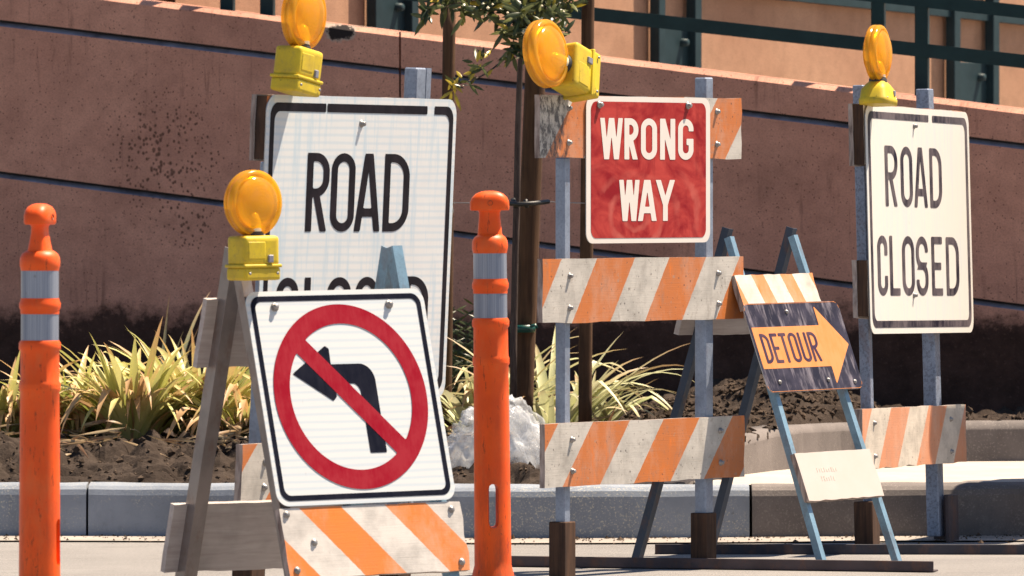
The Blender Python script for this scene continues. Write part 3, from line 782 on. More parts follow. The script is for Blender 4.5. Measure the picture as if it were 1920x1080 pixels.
# dark backing seen in the vertical joint, and the rear face
for off in (-.05, -.42):
    wquad(b, wpt(-1500, 880, off), wpt(3300, 880, off), wpt(3300, line(TOP, 3300)+6, off), wpt(-1500, line(TOP, -1500)+6, off))
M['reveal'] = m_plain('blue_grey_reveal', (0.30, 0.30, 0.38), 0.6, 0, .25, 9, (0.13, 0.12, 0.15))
M['reveal_shade'] = m_plain('shaded_reveal', (0.035, 0.03, 0.032), 0.9)  # upper groove facet: shade under the lip painted in as near-black
wall = b.build('retaining_wall', [M['stucco'], M['reveal_shade'], M['reveal']])
tag(wall, 'long terracotta stucco retaining wall with a sloping top and two grooves', 'wall')

# railing on the wall
def rail_bar(b, pa, pb, h, off, dep=.045, mat=0):
    """bar between two photo-plane points (px, top row); h in rows"""
    A, B = wall_pt(pa[0], pa[1], off), wall_pt(pb[0], pb[1], off); s = F/A.y; hh = h/s
    bk = Vector((-math.sin(WYAW), math.cos(WYAW), 0))*dep; dz = Vector((0, 0, hh))
    c = [A, B, B-dz, A-dz]; r = [p+bk for p in c]
    for q in ((c[3], c[2], c[1], c[0]), (r[0], r[1], r[2], r[3]), (c[0], c[1], r[1], r[0]), (c[2], c[3], r[3], r[2])): b.face(q, mat)
    b.face((c[0], r[0], r[3], c[3])); b.face((c[1], c[2], r[2], r[1]))
rl = empty('ramp_railing', wall_pt(1728, line(TOP, 1728), -.22)); tag(rl, 'dark teal steel railing with paired posts along the terracotta wall top', 'railing')
def child(b, name, mat, par, recalc=True):
    o = b.build(name, mat, None, recalc); o.parent = par; o.matrix_parent_inverse = par.matrix_basis.inverted(); return o
def world_child(o, par):
    o.parent = par; o.matrix_parent_inverse = par.matrix_basis.inverted(); return o
RO = -.22
b = MB(); rail_bar(b, (-200, -130), (2200, 133), 25, RO, .05); child(b, 'rail', M['rail'], rl)
b = MB(); rail_bar(b, (-200, -222), (2200, 40.5), 24, RO, .05); child(b, 'rail', M['rail'], rl)
for px in (424, 499, 1645, 1727):
    A = wall_pt(px, line(TOP, px)+8, RO-.003); s = F/A.y; hw = 12.5/s
    b = MB(Matrix.Translation(A) @ Matrix.Rotation(WYAW, 4, 'Z'))
    b.box(-hw, hw, 0, .045, -.02, .75, bevel=.004, seg=1); child(b, 'post', M['rail'], rl)

# peach wall of the upper ramp, turned to the sun, with its own railing
FY = R(58); FN = Vector((math.sin(FY), -math.cos(FY), 0)); FU = Vector((math.cos(FY), math.sin(FY), 0))
FP0 = Vector(((380-CX)*33.1/F, 33.1, 0))
def far_pt(px, py, off=0.0):
    d = Vector(((px-CX)/F, 1, -(py-HY)/F)); p0 = FP0 + FN*off
    t = FN.dot(p0 - Vector((0, 0, CAMH)))/FN.dot(d); return Vector((0, 0, CAMH)) + d*t
b = MB(); A = FP0 - FU*0.2; B = FP0 + FU*12
for a, c in zip(np.linspace(0, 1, 15)[:-1], np.linspace(0, 1, 15)[1:]):
    P, Q = A.lerp(B, a), A.lerp(B, c)
    b.face([P + Vector((0, 0, .2)), Q + Vector((0, 0, .2)), Q + Vector((0, 0, 4.2)), P + Vector((0, 0, 4.2))], 0,
           [(a*14, .2), (c*14, .2), (c*14, 4.2), (a*14, 4.2)])
    P2, Q2 = P - FN*.25, Q - FN*.25
    b.face([P + Vector((0, 0, 4.2)), Q + Vector((0, 0, 4.2)), Q2 + Vector((0, 0, 4.2)), P2 + Vector((0, 0, 4.2))], 0)
    b.face([Q2 + Vector((0, 0, .2)), P2 + Vector((0, 0, .2)), P2 + Vector((0, 0, 4.2)), Q2 + Vector((0, 0, 4.2))], 0)
fw = b.build('ramp_wall', M['stucco_far']); tag(fw, 'sunlit peach stucco wall rising behind the terracotta wall', 'wall')
fr = empty('upper_railing', far_pt(1270, 130)); tag(fr, 'grey teal railing with bracket plates fixed on the peach wall', 'railing')
FM = lambda p: Matrix.Translation(p) @ Matrix.Rotation(FY, 4, 'Z')
for pl, pr, ytop, knob in ((704, 772, -14, (740, 14)), (1235, 1303, 50, (1275, 80)), (1789, 1862, 116, (1832, 145))):
    for px in (pl, pr):
        A = far_pt(px, 300, .05); b = MB(FM(Vector((A.x, A.y, 0)))); hw = .028*A.y/35
        b.box(-hw, hw, -.02, .03, 1.2, 3.2, bevel=.003, seg=1); child(b, 'post', M['rail_far'], fr)
    P, Q = far_pt(pl+6, 300, .02), far_pt(pr-6, 300, .02); W = (Q-P).length; zt = far_pt(pl, ytop, .02).z
    b = MB(FM(Vector((P.x, P.y, 0)))); b.box(0, W, -.012, .012, .9, zt, bevel=.003, seg=1)
    kp = far_pt(*knob, .02); b.lathe([(0, .03), (.016, .03), (.02, .0)], 12, 0, FM(kp) @ Matrix.Translation((0, -.012, 0)) @ Matrix.Rotation(R(90), 4, 'X'))
    child(b, 'bracket_plate', M['rail_far'], fr)
A, B = far_pt(1250, -42, .05), far_pt(2150, 53, .05); Lb = (B-A).length
b = MB(); u = (B-A).normalized(); up = Vector((0, 0, 1)); h = up*.045; bk = -FN*.04
for q in ((A-h, B-h, B, A), (A, B, B+bk, A+bk), (B-h, A-h, A-h+bk, B-h+bk), (B-h+bk, A-h+bk, A+bk, B+bk)): b.face(q)
child(b, 'rail', M['rail_far'], fr)

# ================================================================== shared builders
def bolt_at(b, x, z, y, Mx, mat, r=.011, h=.020):
    T = Mx @ Matrix.Translation((x, y, z)) @ Matrix.Rotation(R(90), 4, 'X')
    r *= .88; h *= .62
    b.lathe([(r*1.5, 0), (r*1.5, .003), (r, .003), (r, h*.7), (r*.75, h), (0, h)], 10, mat, T)
def bolts(parent, pts, y, Mx, mat=None, r=.011, h=.020):
    for x, z in pts:
        b = MB(); bolt_at(b, x, z, y, Mx, 0, r, h); b.build('bolt', mat or M['bolt'], parent)

def board(parent, name, x0, x1, z0, z1, y0, th, Mx, mat, edge=None, chip=0.0, seed=0):
    """plank whose outline is a little ragged"""
    rnd = random.Random(seed); n = 14; o = []
    j = lambda: rnd.uniform(-1, 1)*(0.0012 + chip)
    for i in range(n): o.append((lerp(x0, x1, i/n), z0 + j()))
    for i in range(4): o.append((x1 + j()*2, lerp(z0, z1, i/4)))
    for i in range(n): o.append((lerp(x1, x0, i/n), z1 + j()*.5))
    for i in range(4): o.append((x0 + j(), lerp(z1, z0, i/4)))
    b = MB(Mx); b.prism(o, y0, y0+th, 0, 1)
    return b.build(name, [mat, edge or M['boardedge']], parent)

def plate(b, x0, x1, z0, z1, y0, r, Mx, m_face=0, m_back=1, th=.003):
    b.prism(rr_outline(x0, x1, z0, z1, r), y0, y0+th, m_face, m_back, Mx)

def warning_light(parent, Mx, squat=False, tilt=0.0, yaw=0.0):
    """amber flasher: battery case at the origin of Mx (bottom centre), lens above; axis of the lens is local y"""
    T = Mx @ Matrix.Rotation(tilt, 4, 'Y') @ Matrix.Rotation(yaw, 4, 'Z')
    b = MB(T)
    if squat:
        # low moulded case: wide foot, shoulders sloping in to the neck
        n = 9; lev = [(0, .072, .052), (.018, .073, .053), (.022, .070, .050), (.05, .064, .046), (.068, .045, .034), (.078, .026, .026)]
        rings = []
        for z, hx, hy in lev:
            ring = []
            for k in range(28):
                a = 2*math.pi*k/28; c, s_ = math.cos(a), math.sin(a); p = 5.0
                rr_ = (abs(c)**p + abs(s_)**p)**(-1/p); ring.append(b.bm.verts.new(T @ Vector((hx*c*rr_, hy*s_*rr_, z))))
            rings.append(ring)
        for i in range(len(rings)-1):
            for k in range(28):
                f = b.bm.faces.new((rings[i][k], rings[i][(k+1) % 28], rings[i+1][(k+1) % 28], rings[i+1][k])); f.smooth = True
        b.bm.faces.new(rings[0][::-1]); b.bm.faces.new(rings[-1]); top = .078
    else:
        b.box(-.064, .064, -.043, .043, .040, .127, bevel=.016, seg=4)
        b.box(-.068, .068, -.047, .047, .036, .046, bevel=.004, seg=2)
        b.box(-.065, .065, -.0445, .0445, 0.0, .037, bevel=.009, seg=3)
        b.box(-.052, .010, -.0445, -.040, .060, .110, bevel=.003, seg=2)
        top = .125
    case = b.build('warning_light', M['yellow'], parent)
    b = MB(T); b.lathe([(.030, top-.004), (.030, top+.008), (.024, top+.016), (.024, top+.030), (0, top+.030)], 20); b.build('neck', M['dark'], case)
    zc = top + .006 + .088
    L = T @ Matrix.Translation((0, 0, zc)) @ Matrix.Rotation(R(90), 4, 'X')
    half = [(0, .042), (.02, .0412), (.04, .0385), (.055, .0345), (.066, .029), (.072, .0235), (.0745, .0205), (.0775, .0200), (.0785, .0225), (.086, .0215), (.0915, .0180), (.094, .0130), (.0945, .0020), (.0915, .0010)]
    prof = half + [(r, -y) for r, y in half[::-1]]
    b = MB(L); V = []
    b.lathe([(r, -z) for r, z in prof], 48, 0)
    for f in b.bm.faces:                            # radial uv for the ribbed moulding
        for l in f.loops:
            q = L.inverted() @ l.vert.co; l[b.uv].uv = (math.hypot(q.x, q.y), q.z)
    b.build('lens', M['lens'], case, recalc=True)
    b = MB(L); b.lathe([(.0, .001), (.03, .003), (.055, .010), (.075, .018), (.075, -.018), (.055, -.010), (.03, -.003), (0, -.001)], 32); b.build('reflector', M['reflector'], case, recalc=True)
    b = MB(T); b.lathe([(.024, zc-.080), (.021, zc-.050), (.014, zc-.030), (0, zc-.022)], 16, 0, T @ Matrix.Scale(1.1, 4, (0, 1, 0))); b.build('bulb', M['bulb'], case, recalc=True)
    b = MB(T)
    if squat: b.box(.018, .034, -.052, -.040, .030, .048, bevel=.002, seg=1)
    else: b.box(.018, .036, -.049, -.040, .050, .072, bevel=.002, seg=1)
    b.build('switch', M['switch'], case)
    # strap screw heads on the foot
    for sx in (-.05, .05):
        b = MB(T); b.lathe([(.004, 0), (.004, .003), (0, .003)], 8, 0, T @ Matrix.Translation((sx, -.047, .02)) @ Matrix.Rotation(R(90), 4, 'X'))
        b.build('screw', M['bolt'], case)
    return case
M['reflector'] = m_plain('amber_reflector', (0.95, 0.72, 0.22), 0.28, 0.85, 0.1)
M['bulb'] = m_plain('clear_bulb', (0.9, 0.8, 0.55), 0.2)

def leg_angle(parent, name, p0, p1, w, Mx, mat, th=.004, flip=1):
    """L-section leg from p0 to p1 (frame coordinates)"""
    b = MB(Mx); p0, p1 = Vector(p0), Vector(p1); t = (p1-p0).normalized()
    x = Vector((1, 0, 0)); x = (x - t*x.dot(t)).normalized(); y = t.cross(x)*-1
    if y.y < 0: y = -y
    o = [(0, 0), (w*flip, 0), (w*flip, th), (th*flip, th), (th*flip, w), (0, w)]
    A = [p0 + x*a + y*c for a, c in o]; B = [p1 + x*a + y*c for a, c in o]
    for i in range(6):
        j = (i+1) % 6; b.face((A[i], A[j], B[j], B[i]))
    b.face(A[::-1]); b.face(B)
    return b.build(name, mat, parent, recalc=True)

def frame(oz, al, ro): return Matrix.Translation((0, 0, oz)) @ Matrix.Rotation(R(al), 4, 'X') @ Matrix.Rotation(R(ro), 4, 'Y')

def copy_tree(o, parent=None):
    c = o.copy(); col.objects.link(c)
    if parent: c.parent = parent
    for ch in [q for q in col.objects if q.parent == o]: copy_tree(ch, c)
    return c

OR, WH = (0.53, 0.155, 0.032), (0.52, 0.49, 0.45)
# ================================================================== WRONG WAY barricade
ww = empty('barricade', (0.410, 25.126, 0), R(56.5))
tag(ww, 'striped barricade carrying the red WRONG WAY sign, its amber lamp slumped sideways', 'barricade')
X = frame(0, 0, 0)
for nm, (xa, xb, za, zb), (off, per, sh, zref), sd in (
        ('top', (-.587, .588, 1.306, 1.5), (-.385, .415, .88, 1.5), 1),
        ('mid', (-.572, .600, .795, .994), (-.262, .42, .72, .994), 2),
        ('low', (-.560, .606, .288, .484), (-.287, .411, .88, .484), 3)):
    m = m_stripes('striped_sheeting', off - zref*sh, per, sh, OR, WH, 1.0, .52, sd*3.1, 1.0, -.44 if nm == 'top' else None)
    board(ww, 'striped_board', xa, xb, za, zb, 0, .019, X, m, None, .0012, sd)
b = MB(X); b.box(-.418, -.384, .020, .055, .17, 1.306, bevel=.003, seg=1); b.build('leg', M['galv'], ww)
b = MB(X); b.box(.405, .452, .020, .063, .17, 1.565, bevel=.004, seg=1); b.build('leg', M['galv'], ww)
for x0 in (-.432, .392):
    b = MB(X); b.box(x0, x0+.064, .010, .070, -.0, .178, bevel=.003, seg=1); b.build('socket', M['stub'], ww)
sg = MB(X); plate(sg, -.334, .390, 1.040, 1.4985, -.006, .035, X, 0, 2)
sg.implicit(lambda A, B: mx(rr(A, B, -.308, .364, 1.056, 1.482, .028)), -.31, .366, 1.054, 1.484, .004, -.0068, 1)
for ch, x0, x1 in (('W', -.256, -.127), ('R', -.117, -.036), ('O', -.021, .073), ('N', .091, .180), ('G', .197, .288)):
    write(sg, ch, x0, 1.302, x1-x0, .129, .028, -.0076, 3)
for ch, x0, x1 in (('W', -.146, -.030), ('A', -.036, .068), ('Y', .068, .176)):
    write(sg, ch, x0, 1.109, x1-x0, .129, .028, -.0076, 3)
sign = sg.build('sign_panel', [M['white_leg'], M['red'], M['signback'], M['white_leg']], ww)
bolts(ww, [(-.262, 1.472), (.254, 1.474)], -.0076, X, None, .0095, .022)
bolts(ww, [(-.426, 1.460), (-.426, 1.353), (.439, 1.456), (.439, 1.352), (-.420, .940), (-.420, .841), (.446, .941), (.448, .844), (-.408, .433), (-.405, .335), (.459, .439), (.461, .337)], 0, X, None, .0078, .02)
# lamp swung over on its bolt
Tl = X @ Matrix.Translation((-.462, -.050, 1.570)) @ Matrix.Rotation(R(-72), 4, 'Y') @ Matrix.Scale(1.12, 4) @ Matrix.Translation((0, 0, -.06))
warning_light(ww, Tl, yaw=R(8))
# long skid the posts stand on
sk = MB(Matrix.Rotation(R(-56.5), 4, 'Z'))
o = Vector((0.410, 25.126, 0))
pL, pR = at(955, 1062, 25.60) - o, at(1750, 1062, 25.22) - o
def skid(pL, pR, z0, z1, dep, name, mat, par, yaw):
    T = Matrix.Rotation(-yaw, 4, 'Z'); b = MB(T)
    A, B = Vector((pL.x, pL.y, 0)), Vector((pR.x, pR.y, 0)); u = (B-A).normalized(); n = Vector((-u.y, u.x, 0))
    L = (B-A).length
    T2 = T @ Matrix.Translation(A) @ Matrix.Rotation(math.atan2(u.y, u.x), 4, 'Z')
    b.box(0, L, 0, .005, z0, z1, M=T2, bevel=.0015, seg=1); b.box(0, L, .0055, dep, z0, z0+.005, M=T2, bevel=.0015, seg=1)
    return b.build(name, mat, par)
skid(pL, pR, .002, .036, .07, 'skid', M['skidbrown'], ww, R(56.5))

# ================================================================== left ROAD CLOSED barricade
rcl = empty('barricade', (-0.481*1.035, 22.556*1.035, -.042), R(60.1)); rcl.scale = (1.035,)*3
tag(rcl, 'barricade with the big white ROAD CLOSED sign behind the turn-ban sign', 'barricade')
X = frame(0, 2.67, .2)
m = m_stripes('striped_sheeting', -.474-.21-.50, .42, 1.0, OR, WH, .8, .5, 17)
board(rcl, 'striped_board', -.550, .50, .330, .501, .010, .022, X, m, None, .0015, 5)
board(rcl, 'striped_board', -.517, .50, 1.288, 1.465, .000, .033, X, m, M['stub'], .0015, 6)
board(rcl, 'back_board', -.520, .50, 1.286, 1.468, .0335, .013, X, M['rawboard'], M['boardedge'], .0015, 7)
b = MB(X); b.box(-.380, -.345, .056, .098, .05, 1.28, bevel=.003, seg=1); b.build('leg', M['galv'], rcl)
b = MB(X); b.box(.385, .441, .056, .098, .05, 1.556, bevel=.004, seg=1); b.box(.4415, .468, .056, .062, .05, 1.556, M=X); b.build('leg', M['galv'], rcl)
for x0 in (-.420, .38):
    b = MB(X); b.box(x0, x0+.075, .045, .11, .041, .165, bevel=.003, seg=1); b.build('socket', M['stub'], rcl)
sg = MB(X); plate(sg, -.520, .518, .611, 1.469, -.004, .045, X, 0, 2)
sg.implicit(lambda A, B: mx(rr(A, B, -.500, .500, .632, 1.448, .038), -rr(A, B, -.478, .478, .654, 1.424, .028),
            -rect(A, B, .352, .392, 1.40, 1.5), -rect(A, B, -.205, -.199, 1.40, 1.5)), -.505, .505, .628, 1.452, .0045, -.0050, 1)
for ch, x0, x1 in (('R', -.293, -.172), ('O', -.161, -.032), ('A', -.027, .109), ('D', .128, .268)):
    write(sg, ch, x0, 1.090, x1-x0, .220, .033, -.0050, 1)
for ch, x0, x1 in (('C', -.430, -.315), ('L', -.282, -.185), ('O', -.160, -.030), ('S', -.005, .115), ('E', .142, .238), ('D', .265, .400)):
    write(sg, ch, x0, .742, x1-x0, .220, .033, -.0050, 1)
sg.build('sign_panel', [M['white'], M['ink'], M['signback']], rcl)
bolts(rcl, [(-.011, 1.394), (-.011, .70)], -.004, X, None, .0085, .022)
bolts(rcl, [(-.43, .38), (-.43, .45)], .010, X, None, .009, .016)
warning_light(rcl, X @ Matrix.Translation((-.446, -.047, 1.474)), tilt=R(8))

# ================================================================== right ROAD CLOSED barricade
rcr = empty('barricade', (1.353, 26.882, 0), R(70.4))
tag(rcr, 'barricade with the worn white ROAD CLOSED sign standing before the bare kerb', 'barricade')
X = frame(0, -1.71, .7)
m = m_stripes('faded_striped_sheeting', -.23-.478*.80, .437, .80, (0.60, 0.25, 0.13), (0.60, 0.53, 0.45), .8, .5, 23)
board(rcr, 'striped_board', -.560, .651, .281, .478, .0, .030, X, m, None, .003, 8)
for za, zb, sd in ((1.287, 1.487, 9), (.783, .969, 10)):
    board(rcr, 'striped_board', -.462, .70, za, zb, .000, .036, X, m, M['stub'], .002, sd)
    board(rcr, 'back_board', -.470, .70, za-.004, zb+.002, .0365, .014, X, M['rawboard'], M['boardedge'], .003, sd+20)
b = MB(X); b.box(-.292, -.255, .052, .088, .03, 1.556, bevel=.003, seg=1); b.build('leg', M['galv_spk'], rcr)
b = MB(X); b.box(.470, .535, .052, .097, .03, 1.562, bevel=.003, seg=1); b.build('leg', M['galv_spk'], rcr)
b = MB(X); b.box(-.375, -.295, .030, .095, -.0, .17, bevel=.003, seg=1); b.build('socket', M['stub'], rcr)
b = MB(X); b.box(.490, .592, .022, .036, -.0, .17, bevel=.002, seg=1); b.box(.5925, .606, .022, .11, -.0, .17, bevel=.002, seg=1); b.build('socket', M['skidbrown'], rcr)
sg = MB(X); plate(sg, -.459, .752, .725, 1.485, -.006, .045, X, 0, 2)
sg.implicit(lambda A, B: mx(rr(A, B, -.437, .727, .745, 1.464, .040), -rr(A, B, -.412, .700, .768, 1.441, .030), -rect(A, B, .265, .31, 1.4, 1.5)), -.44, .73, .742, 1.467, .0045, -.0070, 1)
for ch, x0, x1 in (('R', -.255, -.110), ('O', -.075, .062), ('A', .080, .232), ('D', .265, .408)):
    write(sg, ch, x0, 1.150, x1-x0, .203, .034, -.0070, 1)
for ch, x0, x1 in (('C', -.365, -.250), ('L', -.226, -.110), ('O', -.082, .060), ('S', .080, .220), ('E', .262, .390), ('D', .435, .590)):
    write(sg, ch, x0, .852, x1-x0, .200, .034, -.0070, 1)
sg.build('sign_panel', [M['white_rcr'], M['ink_rcr'], M['signback']], rcr)
bolts(rcr, [(.093, 1.424), (.043, .853)], -.006, X, None, .008, .022)
bolts(rcr, [(-.43, .43), (-.43, .32), (.46, .43), (.46, .32)], 0, X, None, .007, .016)
warning_light(rcr, X @ Matrix.Translation((-.440, -.045, 1.482)), squat=True, tilt=R(3))
o = Vector((1.353, 26.882, 0)); skid(at(1228, 1040, 26.5) - o, at(2150, 1040, 26.45) - o, .0, .034, .08, 'skid', M['darksteel'], rcr, R(70.4))

# added barricade copy, unseen past the edge of the view, placed to shade the kerb
shade_b = copy_tree(rcr); shade_b.location = (2.17, 27.84, 0)
for q in [c for c in col.objects if c.parent == shade_b and c.name.startswith('skid')]: bpy.data.objects.remove(q)
tag(shade_b, 'added barricade copy out of view, placed to throw shade on the kerb', 'barricade')

# ================================================================== A-frame: no left turn
nlt = empty('sign_stand', (-0.382, 22.026, 0), R(38))
tag(nlt, 'folding A-frame stand showing a no left turn symbol above an orange striped board', 'sign stand')
AL = 14.4; X = frame(.04, -AL, -.6)
za = 1.02; ya = math.tan(R(AL))*za
Y = Matrix.Translation((0, .615, .04)) @ Matrix.Rotation(R(AL), 4, 'X')       # rear frame leans the other way
m = m_stripes('bright_striped_sheeting', -.206+.305, .294, -.97, (0.70, 0.20, 0.032), (0.64, 0.60, 0.56), .25, .49, 31, .5)
board(nlt, 'striped_board', -.262, .362, .108, .304, 0, .019, X, m, None, .001, 12)
for x0, fl in ((-.258, 1), (.285, 1)):
    leg_angle(nlt, 'leg', (x0+.020, .022, -.045), (x0+.006, .022, 1.045), .034, X, M['bluesteel'] if x0 > 0 else M['aluminium'], flip=fl)
    leg_angle(nlt, 'leg', (x0+.002, -.056, -.045), (x0+.002, -.056, 1.045), .044, Y, M['bluesteel'] if x0 > 0 else M['aluminium'], flip=fl)
board(nlt, 'rear_board', -.300, .36, .108, .304, -.02, .019, Y, M['rawboard'], M['rawboard'], .001, 13)
board(nlt, 'rear_board', -.295, .36, .70, .895, -.02, .019, Y, M['rawboard'], M['rawboard'], .001, 14)
sg = MB(X); plate(sg, -.268, .350, .309, .915, -.004, .038, X, 0, 2)
sg.implicit(lambda A, B: mx(rr(A, B, -.254, .336, .323, .901, .032), -rr(A, B, -.239, .321, .338, .886, .022)), -.26, .34, .32, .905, .004, -.0050, 1)
cx, cz = .041, .611
def arrow(A, B):
    sh = mn(rect(A, B, .077, .134, .450, .640), rect(A, B, -.060, .075, .648, .704), mx(rr(A, B, .0, .134, .55, .704, .05), -rr(A, B, -.1, .077, .45, .650, .03), -rect(A, B, -1, 1, 0, .60)))
    hd = mn(poly(A, B, [(-.148, .680), (-.022, .600), (-.008, .612), (-.012, .680)]), poly(A, B, [(-.148, .680), (-.012, .680), (-.010, .748), (-.022, .757)]))
    return mn(sh, hd)
sg.implicit(arrow, -.15, .14, .445, .76, .0035, -.0050, 1)
def ban(A, B):
    rad = np.hypot(A-cx, B-cz); ring = mx(rad-.263, .208-rad)
    s_ = seg(A, B, (cx-.165, cz+.165), (cx+.165, cz-.165), .052)
    return mn(ring, s_)
sg.implicit(ban, cx-.27, cx+.27, cz-.27, cz+.27, .004, -.0056, 3)
sg.build('sign_panel', [M['white_nlt'], M['ink_nlt'], M['signback'], M['red_ring']], nlt)
bolts(nlt, [(-.173, .870), (.223, .870)], -.0056, X, None, .0095, .02)
bolts(nlt, [(-.242, .287), (.328, .282), (-.163, .206), (.335, .132), (-.236, .130)], 0, X, None, .008, .012)
warning_light(nlt, X @ Matrix.Translation((-.260, -.045, .938)) @ Matrix.Rotation(R(AL), 4, 'X') @ Matrix.Scale(.97, 4), yaw=R(2))

# ================================================================== A-frame: detour
det = empty('sign_stand', (1.088, 25.51, 0), R(55.3))
tag(det, 'low A-frame stand with a black DETOUR sign and orange arrow', 'sign stand')
AL = 20.0; X = frame(.0, -AL, -.4); za = 1.10; ya = math.sin(R(AL))*za
Y = Matrix.Translation((0, .765, 0)) @ Matrix.Rotation(R(15.0), 4, 'X')
m = m_stripes('pale_striped_sheeting', -.068+.995*.35, .172, -.35, (0.66, 0.24, 0.085), (0.66, 0.59, 0.52), .3, .42, 41)
board(det, 'striped_board', -.165, .300, .880, .995, 0, .019, X, m, None, .0015, 21)
MW = m_sheeting('blank_white_board', (0.50, 0.44, 0.40), False, .3, 9.0)
lb = board(det, 'name_board', -.135, .315, .232, .392, 0, .019, X, MW, None, .0004, 22)
for x0, x1, x2 in ((-.085, -.130, -.185), (.295, .315, .235)):
    leg_angle(det, 'leg', (x1, .022, .0), (x0, .022, 1.135), .024, X, M['bluesteel'])
    leg_angle(det, 'leg', (x2, -.056, .0), (x0, -.056, 1.135), .027, Y, M['blue_shaded'])
board(det, 'rear_board', -.185, .345, .770, .895, -.02, .019, Y, M['rawboard'], M['rawboard'], .001, 23)
board(det, 'rear_board', -.255, .275, .275, .335, -.02, .019, Y, M['rawboard'], M['rawboard'], .001, 24)
sg = MB(X); plate(sg, -.180, .390, .596, .897, -.0035, .030, X, 0, 2)
sg.implicit(lambda A, B: mn(rect(A, B, -.168, .245, .676, .816), poly(A, B, [(.235, .615), (.378, .748), (.235, .882)])), -.17, .385, .61, .885, .0035, -.0042, 1)
x = -.137
for ch, wd in (('D', .048), ('E', .043), ('T', .043), ('O', .050), ('U', .050), ('R', .050)):
    write(sg, ch, x, .694, wd, .100, .0135, -.0050, 3, ax=.75); x += wd + .0095
sg.implicit(lambda A, B: mx(rr(A, B, -.179, .389, .597, .896, .029), -rr(A, B, -.1765, .3865, .5995, .8935, .027)), -.18, .39, .595, .898, .004, -.0042, 1)
sg.build('sign_panel', [M['black_det'], M['orange_det'], M['signback'], M['ink_det']], det)
bolts(det, [(.067, .865), (-.10, .63), (.19, .63), (.345, .62)], -.0042, X, None, .0055, .010)
# two faint rows of stencilled marks left on the small board, worn past reading
sg = MB(X); rnd = random.Random(3); sg2 = []
for z, n, x0 in ((.325, 9, -.035), (.295, 6, -.022)):
    for i in range(n):
        sg.box(x0 + i*.014, x0 + i*.014 + rnd.choice((.002, .006)), -.0009, -.0006, z, z + .018*rnd.uniform(.5, 1))
sg.build('worn_stencil', m_ink('worn_stencil_ink', (0.42, 0.37, 0.33), .8, (0.70, 0.63, 0.56), 2.2, 40), lb)

